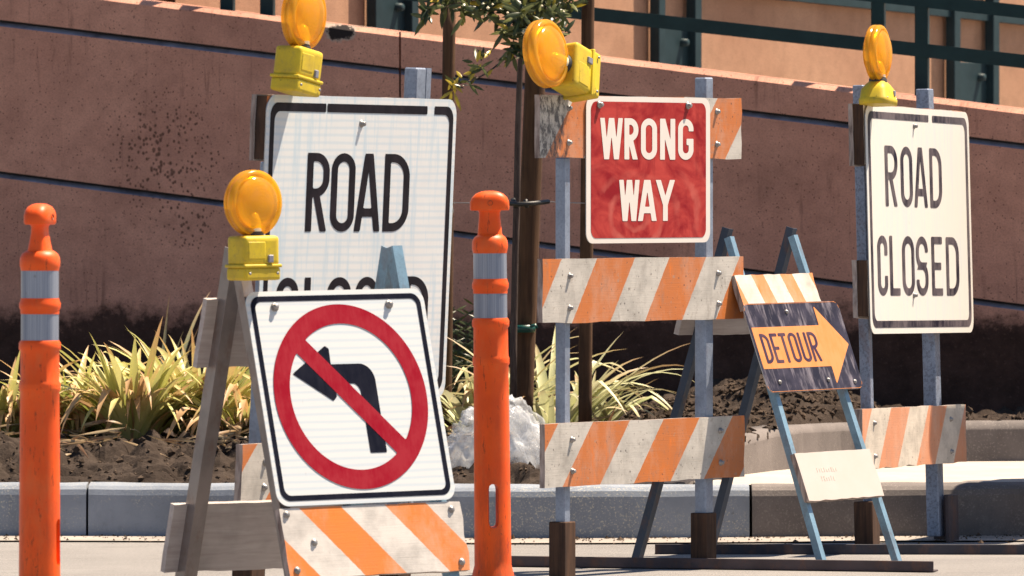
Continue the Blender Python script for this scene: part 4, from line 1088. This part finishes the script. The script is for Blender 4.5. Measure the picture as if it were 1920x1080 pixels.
# ================================================================== delineator posts
def delineator():
    root = empty('delineator_post', (0, 0, 0))
    # tube with a hand slot right through it
    n = 64; rings = []; prof = []
    z = [.075, .10, .115, .13, .16, .19, .2235, .225, .2285, .233, .24, .26, .28, .30, .32, .336, .343, .3485, .352, .3535, .40, .50, .60, .695, .70, .706, .712, .718, .724, .78, .805, .81, .818, .826, .834]
    def rad(q):
        r = .0545 - .0045*(q/.83)
        if .695 < q < .724: r += .003
        if .806 < q < .832: r += .004
        if q < .115: r += .010*(1 - (q-.075)/.04)
        return r
    def half_w(q):                                  # half-angle of the slot, rounded at both ends
        e = min(q-.224, .353-q)
        return 16.875 if e > .02 or e < -.001 else 16.875*max(.30, math.sqrt(max(0, 1-((.02-e)/.02)**2)))
    def warp(q, k):
        a = k*360/n; c = 90 if a < 180 else 270; d = a - c
        if abs(d) < 17: d *= half_w(q)/16.875
        elif abs(d) < 40: d = math.copysign(half_w(q) + (abs(d)-16.875)*(40-half_w(q))/(40-16.875), d)
        return R(c + d)
    b = MB(); V = []
    for q in z:
        V.append([b.bm.verts.new((rad(q)*math.cos(warp(q, k)), rad(q)*math.sin(warp(q, k)), q)) for k in range(n)])
    slot_z = (.225, .352)
    def inslot(i, k):
        zc = (z[i]+z[i+1])/2
        if not (slot_z[0] < zc < slot_z[1]): return False
        ang = ((k+.5)*360/n) % 180
        return abs(ang - 90) < 16
    edge = set()
    for i in range(len(z)-1):
        for k in range(n):
            if inslot(i, k): continue
            f = b.bm.faces.new((V[i][k], V[i][(k+1) % n], V[i+1][(k+1) % n], V[i+1][k])); f.smooth = True
    for sgn in (-1, 1):                              # walls of the slot
        ag = lambda q: R(90 + sgn*half_w(q))
        for i in range(len(z)-1):
            if not (slot_z[0] < (z[i]+z[i+1])/2 < slot_z[1]): continue
            x0 = rad(z[i])*math.cos(ag(z[i])); y0 = rad(z[i])*math.sin(ag(z[i])); x1 = rad(z[i+1])*math.cos(ag(z[i+1])); y1 = rad(z[i+1])*math.sin(ag(z[i+1]))
            xm, xn = x0*.62, x1*.62
            b.face([(x0, -y0, z[i]), (xm, 0, z[i]), (xn, 0, z[i+1]), (x1, -y1, z[i+1])], smooth=True)
            b.face([(xm, 0, z[i]), (x0, y0, z[i]), (x1, y1, z[i+1]), (xn, 0, z[i+1])], smooth=True)
    for zz in slot_z:
        xx = rad(zz)*math.cos(R(90-half_w(zz))); yy = rad(zz)*math.sin(R(90-half_w(zz)))
        b.face([(-xx, -yy, zz), (xx, -yy, zz), (xx*.62, 0, zz), (xx, yy, zz), (-xx, yy, zz), (-xx*.62, 0, zz)])
    tube = b.build('tube', M['orange'], root)
    # ring between the two bands, shoulder and neck
    b = MB(); b.lathe([(.050, .905), (.050, .915), (.0535, .922), (.0535, .934), (.050, .942), (.0495, .948)], 48); b.build('ring', M['orange'], root)
    b = MB(); b.lathe([(.0492, 1.022), (.0505, 1.03), (.052, 1.034), (.0525, 1.045), (.051, 1.058), (.046, 1.068), (.036, 1.076), (.02, 1.08), (0, 1.08)], 48)
    b.build('shoulder', M['orange'], root)
    for z0, z1 in ((.834, .905), (.948, 1.022)):
        b = MB(); b.lathe([(.0488, z0), (.0488, z1)], 48); b.build('reflective_band', M['reflective'], root)
    # flattened neck and T grip: a stack of rounded sections
    b = MB(); sec = [(1.062, .040, .036), (1.074, .0355, .029), (1.10, .0335, .023), (1.125, .031, .019), (1.140, .0305, .018), (1.146, .034, .021)]
    def ring(zc, hx, hy, p=3.2, m=28):
        o = []
        for k in range(m):
            a = 2*math.pi*k/m; c, s_ = math.cos(a), math.sin(a); q = (abs(c)**p + abs(s_)**p)**(-1/p); o.append(b.bm.verts.new((hx*c*q, hy*s_*q, zc)))
        return o
    rs = [ring(*s_) for s_ in sec] + [ring(1.1465, .056, .030), ring(1.152, .0575, .034), ring(1.172, .0565, .034), ring(1.184, .051, .032), ring(1.195, .040, .026), ring(1.2015, .024, .016), ring(1.2035, .010, .007)]
    for i in range(len(rs)-1):
        for k in range(28):
            f = b.bm.faces.new((rs[i][k], rs[i][(k+1) % 28], rs[i+1][(k+1) % 28], rs[i+1][k])); f.smooth = i != len(sec)-1
    for e in b.bm.edges:
        if len(e.link_faces) == 2 and (e.link_faces[0].smooth != e.link_faces[1].smooth): e.smooth = False
    b.bm.faces.new(rs[-1])
    gp = b.build('grip', M['orange'], root)
    for a in (0, 180):
        b = MB(); T = Matrix.Rotation(R(a), 4, 'Z') @ Matrix.Translation((0, -.0346, 1.168)) @ Matrix.Rotation(R(90), 4, 'X')
        b.lathe([(.0, -.002), (.006, -.002), (.0075, .0012)], 14, 0, T)
        b.build('pin_hole', M['dark'], gp)
    b = MB(); b.lathe([(.0, .0), (.19, .0), (.19, .045), (.17, .058), (.075, .070), (.066, .085), (.0, .085)], 8, 0, None, False); b.build('base', M['dark'], root)
    return root
d1 = delineator(); d1.location = (at(925, 1134, 23.26).x, 23.26, 0); d1.rotation_euler = (0, R(-.55), R(4))
tag(d1, 'orange delineator post with a T grip standing between the turn-ban stand and the red sign', 'delineator', 'orange delineator posts')
d2 = copy_tree(d1); d2.location = (at(74, 1134, 21.0).x, 21.0, 0); d2.rotation_euler = (0, R(.2), R(74)); d2.scale = (1.02, 1.02, .972)
tag(d2, 'orange delineator post at the left edge with its grip turned end-on', 'delineator', 'orange delineator posts')

# ================================================================== sapling, stakes and ties
def stake(px0, y0, px1, y1, d, wpx, label):
    A, B = at(px0, y0, d), at(px1, y1, d); hw = wpx*d/F/2
    root = MB(); rnd = random.Random(int(px0)); pts = []; n = 16
    for i in range(n+1):
        t = i/n; p = A.lerp(B, t); pts.append(p + Vector((.003*noise.noise(Vector((t*3, px0, 0))), 0, 0)))
    root.tube(pts, [hw*(1.03-.08*i/n) for i in range(n+1)], 12)
    return tag(root.build('wooden_stake', M['stake']), label, 'stake', 'stakes holding the sapling')
stake(978, 790, 1012, -70, 29.1, 40, 'thick brown wooden stake tight beside the sapling trunk, leaning slightly')
stake(1097, 800, 1104, -80, 28.95, 25, 'tall straight brown wooden stake passing behind the red sign edge')
stake(834, 800, 843, 8, 29.6, 25, 'thin brown wooden stake behind the right edge of the large ROAD CLOSED sign')
tr = empty('sapling', at(966, 790, 28.95)); tag(tr, 'slim young tree tied to stakes with a tuft of dark narrow leaves', 'tree')
b = MB(); tp = []
for i, (px, py) in enumerate(((962, 800), (963, 640), (966, 480), (969, 380), (971, 250), (975, 130), (985, 40), (990, -40), (1000, -130))):
    tp.append(at(px, py, 28.93 + .01*math.sin(i)))
b.tube(tp, [.0135, .0125, .012, .0125, .0115, .0105, .0095, .008, .006], 10)
def twig(p0, p1, sag, r0, r1, n=7):
    pts = [p0.lerp(p1, i/n) + Vector((0, 0, -sag*math.sin(math.pi*i/n))) for i in range(n+1)]
    b.tube(pts, [lerp(r0, r1, i/n) for i in range(n+1)], 6); return pts
tws = [twig(at(968, 88, 28.93), at(852, 158, 28.6), .03, .004, .002)]
rnd = random.Random(11)
ends = [(800, 20, 28.7), (850, -25, 28.7), (880, 0, 28.9), (920, 25, 28.8), (950, 60, 28.75), (985, 90, 28.8), (1010, 60, 28.7), (1040, 30, 28.7), (1065, 10, 28.8), (1080, -20, 28.8), (930, -20, 28.8), (1000, -10, 28.7), (960, 100, 28.8), (1030, 85, 28.75), (870, 20, 28.7), (825, -10, 28.75), (975, 20, 28.6), (1048, 55, 28.65), (905, -45, 28.8), (1020, -50, 28.8)]
for px, py, d in ends: tws.append(twig(at(rnd.uniform(975, 990), rnd.uniform(-60, 50), 28.93), at(px, py, d), -.02, .004, .0018))
trunk = b.build('trunk', M['bark']); world_child(trunk, tr)
b = MB(); tint = b.bm.loops.layers.float_color.new('tint')
def leaf(b, p, dr, L, W, tn, bend=.15):
    dr = dr.normalized(); sd = dr.cross(Vector((rnd.uniform(-.4, .4), -1, rnd.uniform(-.2, .9)))).normalized(); nn = sd.cross(dr)
    prof = [(0, .15), (.25, .85), (.55, 1.0), (.8, .6), (1, .02)]; prev = None
    for t, ww_ in prof:
        c = p + dr*L*t + nn*(-bend*L*t*t); q = [b.bm.verts.new(c - sd*W*.5*ww_), b.bm.verts.new(c + nn*W*.12), b.bm.verts.new(c + sd*W*.5*ww_)]
        if prev:
            for a in (0, 1):
                f = b.bm.faces.new((prev[a], prev[a+1], q[a+1], q[a])); f.smooth = True
                for l in f.loops: l[tint] = (*tn, 1); l[b.uv].uv = (a*.5, t)
        prev = q
def spray(p, n, Ls, spread=1.0, yellow=.05):
    for _ in range(n):
        d = Vector((rnd.gauss(0, 1), rnd.gauss(0, .8), rnd.gauss(-.05, .8)*spread))
        tn = (rnd.random()**1.5, 1.0 if rnd.random() < yellow else rnd.uniform(0, .6), 0)
        leaf(b, p + Vector((rnd.gauss(0, .012), rnd.gauss(0, .012), rnd.gauss(0, .012))), d, rnd.uniform(.7, 1.25)*Ls, Ls*.24, tn)
for tw in tws[1:]:
    for p in tw[2:]: spray(p, 4, .066)
    spray(tw[-1], 11, .070)
for p in tws[0][4:]: spray(p, 3, .05, 1, .5)
for q in ((888, 122), (906, 112), (858, 152), (852, 170), (900, 130)): spray(at(q[0], q[1], 28.62), 6, .055, 1.0, .55)
cr = b.build('crown', M['leaf']); world_child(cr, tr)
b = MB()
for k in range(60):
    tw = rnd.choice(tws[1:]); p = rnd.choice(tw[3:]) + Vector((rnd.gauss(0, .03), rnd.gauss(-.03, .02), rnd.gauss(0, .03)))
    r = rnd.uniform(.004, .009); b.lathe([(0, -r), (r, 0), (0, r)], 5, 0, Matrix.Translation(p), False)
fl = b.build('blossoms', M['flower']); world_child(fl, tr)
b = MB()
b.tube([at(952, 381, 28.85), at(975, 383, 28.80), at(1003, 381, 28.82), at(1028, 378, 28.9)], .0085, 8)
b.tube([at(962, 374, 28.86), at(968, 388, 28.83)], .009, 8); b.tube([at(985, 374, 28.82), at(988, 390, 28.82)], .008, 8)
tag(b.build('tree_tie', M['tie']), 'black rubber tie strapping the sapling trunk to its thick stake', 'tree tie')
b = MB()
b.lathe([(.030, -.012), (.046, -.014), (.047, 0), (.046, .013), (.030, .012)], 20, 0, Matrix.Translation(at(980, 616, 29.06)))
b.tube([at(995, 612, 28.98), at(1004, 609, 28.97), at(1007, 616, 28.97)], .006, 6)
tag(b.build('tree_tie', M['tie_green'], recalc=True), 'green tape tie wrapped low round the thick stake and the sapling', 'tree tie')
b = MB(); b.tube([at(846, 380, 29.5), at(905, 381, 29.2), at(955, 380, 28.9)], .0018, 5); b.tube([at(1026, 378, 28.92), at(1060, 380, 28.92), at(1100, 381, 28.93)], .0018, 5)
b.tube([at(846, 381, 29.5), at(850, 396, 29.5), at(847, 404, 29.5)], .002, 5)
tag(b.build('guy_wire', M['wire']), 'thin wire strung between the stakes across the sapling', 'wire')

# ================================================================== strap-leaved plants
def flax(name, x, y, n, h, spread, seed, mat, label, droop=1.0, wid=.017, dry=.18, upright=.35, group='strap-leaved plants in the bed', lean=0):
    rnd = random.Random(seed); z = soil_z(x, y) - .01
    b = MB(); tint = b.bm.loops.layers.float_color.new('tint'); wid *= 1.6
    for k in range(n):
        a = rnd.uniform(0, 2*math.pi); r0 = rnd.random()**.5*.05; q = rnd.random()
        L = h*rnd.uniform(.75, 1.45)*(1.0 if q > .2 else .8); out = spread*(upright + (1-upright)*rnd.random())
        p = Vector((x + r0*math.cos(a)*1.5, y + r0*math.sin(a), z)); dz = Vector((math.cos(a)*out + lean, math.sin(a)*out*.8, 1)).normalized()
        W = wid*rnd.uniform(.6, 1.25); isdry = rnd.random() < dry; dr_ = droop*rnd.uniform(.25, 1.3)*(1.6 if isdry else 1)
        tn = (min(1, max(0, rnd.gauss(.62, .28))), rnd.uniform(.85, 1.0) if isdry else rnd.uniform(0, .55), 0)
        prev = None; S = 11; pos = p.copy(); cur = dz.copy(); tw = rnd.uniform(-.7, .7)
        for i in range(S+1):
            t = i/S
            sd = cur.cross(Vector((0, 0, 1)));
            sd = sd.normalized() if sd.length > 1e-3 else Vector((1, 0, 0))
            sd = Matrix.Rotation(tw*t, 3, cur) @ sd; nn = sd.cross(cur)
            ww_ = W*(min(1, .5+t*2.5) if t < .3 else 1)*(1 - max(0, (t-.45)/.55)**1.6)
            v = [b.bm.verts.new(pos - sd*ww_*.5 + nn*ww_*.16), b.bm.verts.new(pos), b.bm.verts.new(pos + sd*ww_*.5 + nn*ww_*.16)]
            if prev:
                for c in (0, 1):
                    f = b.bm.faces.new((prev[c], prev[c+1], v[c+1], v[c])); f.smooth = True
                    for l in f.loops: l[tint] = (*tn, 1); l[b.uv].uv = (c*.5 + .25 + k*.37, t)
            prev = v; pos = pos + cur*(L/S); kk = .9 if (isdry or q > .86) and abs(t-.55) < .06 else 0
            cur = (cur + Vector((0, 0, -1))*(dr_*.30*(t**1.2 + .04) + kk) + Vector((math.cos(a), math.sin(a)*.8, 0))*dr_*.05).normalized()
            if pos.z < z + .01: pos.z = z + .01; cur.z = max(cur.z, 0)
    o = empty(name, (x, y, z)); m = b.build('foliage', mat); world_child(m, o)
    return tag(o, label, 'plant', group)
def fp(px, d): return ((px-CX)*d/F, d)
flax('flax_plant', *fp(248, 28.85), 200, .36, 1.05, 1, M['flax'], 'big yellow-green strap-leaved clump in the middle of the left bed', .85, .020, .14)
flax('flax_plant', *fp(10, 29.05), 170, .34, 1.25, 2, M['flax'], 'yellow strap-leaved clump half behind the left delineator', 1.15, .020, .3)
flax('flax_plant', *fp(135, 29.1), 130, .34, 1.35, 3, M['flax'], 'arching straw-coloured strap clump just right of the left delineator', 1.2, .016, .42)
flax('flax_plant', *fp(375, 29.0), 190, .37, 1.05, 4, M['flax'], 'yellow strap clump behind the legs of the turn-ban stand', .9, .020, .15)
flax('flax_plant', *fp(465, 28.8), 130, .29, 1.3, 5, M['flax'], 'low drying strap clump beside the post of the large sign', 1.25, .019, .45)
flax('flax_plant', *fp(296, 30.6), 4, .44, .35, 6, M['flax_pale'], 'taller dark olive blades rising behind the yellow clumps', .5, .011, .0, .2, lean=.12)
flax('flax_plant', *fp(1032, 29.4), 62, .45, 1.05, 7, M['flax_pale'], 'pale green striped clump between the two thick stakes', 1.05, .021, .06)
flax('flax_plant', *fp(1100, 29.7), 34, .28, 1.05, 8, M['flax_pale'], 'pale arching clump spreading right of the straight stake', 1.2, .017, .05)
flax('flax_plant', *fp(900, 29.5), 54, .46, 1.25, 9, M['flax_pale'], 'pale arching clump behind the middle delineator', 1.25, .018, .06)
# dry leaf litter under the left clumps
rnd = random.Random(21); b = MB(); tint = b.bm.loops.layers.float_color.new('tint')
for k in range(420):
    px = rnd.choice((rnd.uniform(-40, 480), rnd.uniform(60, 240), rnd.uniform(420, 510), rnd.uniform(820, 1150))); y = rnd.uniform(28.3, 29.5); x = (px-CX)*y/F
    a = rnd.uniform(0, 6.28); leaf(b, Vector((x, y, soil_z(x, y)+rnd.uniform(.005, .05))), Vector((math.cos(a), math.sin(a), rnd.uniform(-.3, .4))), rnd.uniform(.06, .2), rnd.uniform(.006, .014), (rnd.random(), rnd.random()*.8, 0), rnd.uniform(0, .5))
tag(b.build('leaf_litter', M['litter']), 'dry fallen strap leaves lying under the plants', 'leaf litter', kind='stuff')
# dark feathery shrub against the wall foot
b = MB(); tint = b.bm.loops.layers.float_color.new('tint'); rnd = random.Random(9)
x, y = fp(872, 30.6); z = soil_z(x, y); o = empty('dark_shrub', (x, y, z))
for k in range(24):
    a = rnd.uniform(0, 6.28); tip = Vector((x + rnd.gauss(0, .09), y + rnd.gauss(0, .05), z + rnd.uniform(.2, .5))); p0 = Vector((x, y, z))
    for i in range(9):
        p = p0.lerp(tip, .3 + .7*i/8)
        for s_ in (-1, 1): leaf(b, p, Vector((s_*.8, rnd.uniform(-.5, .5), .5)), .05, .009, (rnd.random()*.3, .2, 0))
    leaf(b, p0, tip - p0, (tip-p0).length, .006, (.1, .1, 0), 0)
m = b.build('foliage', M['leaf']); world_child(m, o); tag(o, 'small dark feathery shrub at the wall foot left of the middle delineator', 'shrub')

# ================================================================== crumpled plastic sheet
b = MB(); C = at(940, 835, 28.22); nu, nv = 110, 60
rg = lambda v: 1 - abs(noise.noise(v))*2
for sc_, off, dx in ((.84, 0.0, .0), (1.0, 7.3, .0), (1.06, 15.1, -.03)):
    V = []
    for j in range(nv+1):
        ph = math.pi*j/nv*.62; row = []
        for i in range(nu):
            th = 2*math.pi*i/nu; d = Vector((math.sin(ph)*math.cos(th), math.sin(ph)*math.sin(th), math.cos(ph)))
            q = Vector((d.x*1.9 + off, d.y*1.9, d.z*.8)); o_ = Vector((off, off*.3, 0))
            w_ = .92 + .24*noise.noise(d*1.6 + Vector((3, 1, 0)) + o_) + .15*rg(q*1.4) + .09*rg(q*3.1) + .035*rg(q*7.0)
            p = Vector((C.x + dx + .178*d.x*w_*sc_, C.y + .12*d.y*w_*sc_, .20 + .225*max(d.z, -.06)*w_*sc_*(1 - .25*max(0, -d.x))))
            if j > nv*.78: e = (j/nv-.78)/.22; p.x += (p.x-C.x)*.22*e; p.y += (p.y-C.y)*.2*e
            row.append(b.bm.verts.new(p))
        V.append(row)
    for j in range(nv):
        for i in range(nu):
            f = b.bm.faces.new((V[j][i], V[j+1][i], V[j+1][(i+1) % nu], V[j][(i+1) % nu])); f.smooth = True
bmesh.ops.remove_doubles(b.bm, verts=b.bm.verts[:], dist=1e-4)
tag(b.build('plastic_sheet', M['film'], recalc=True), 'crumpled bundle of clear plastic sheeting on the ground behind the middle delineator', 'plastic sheet')
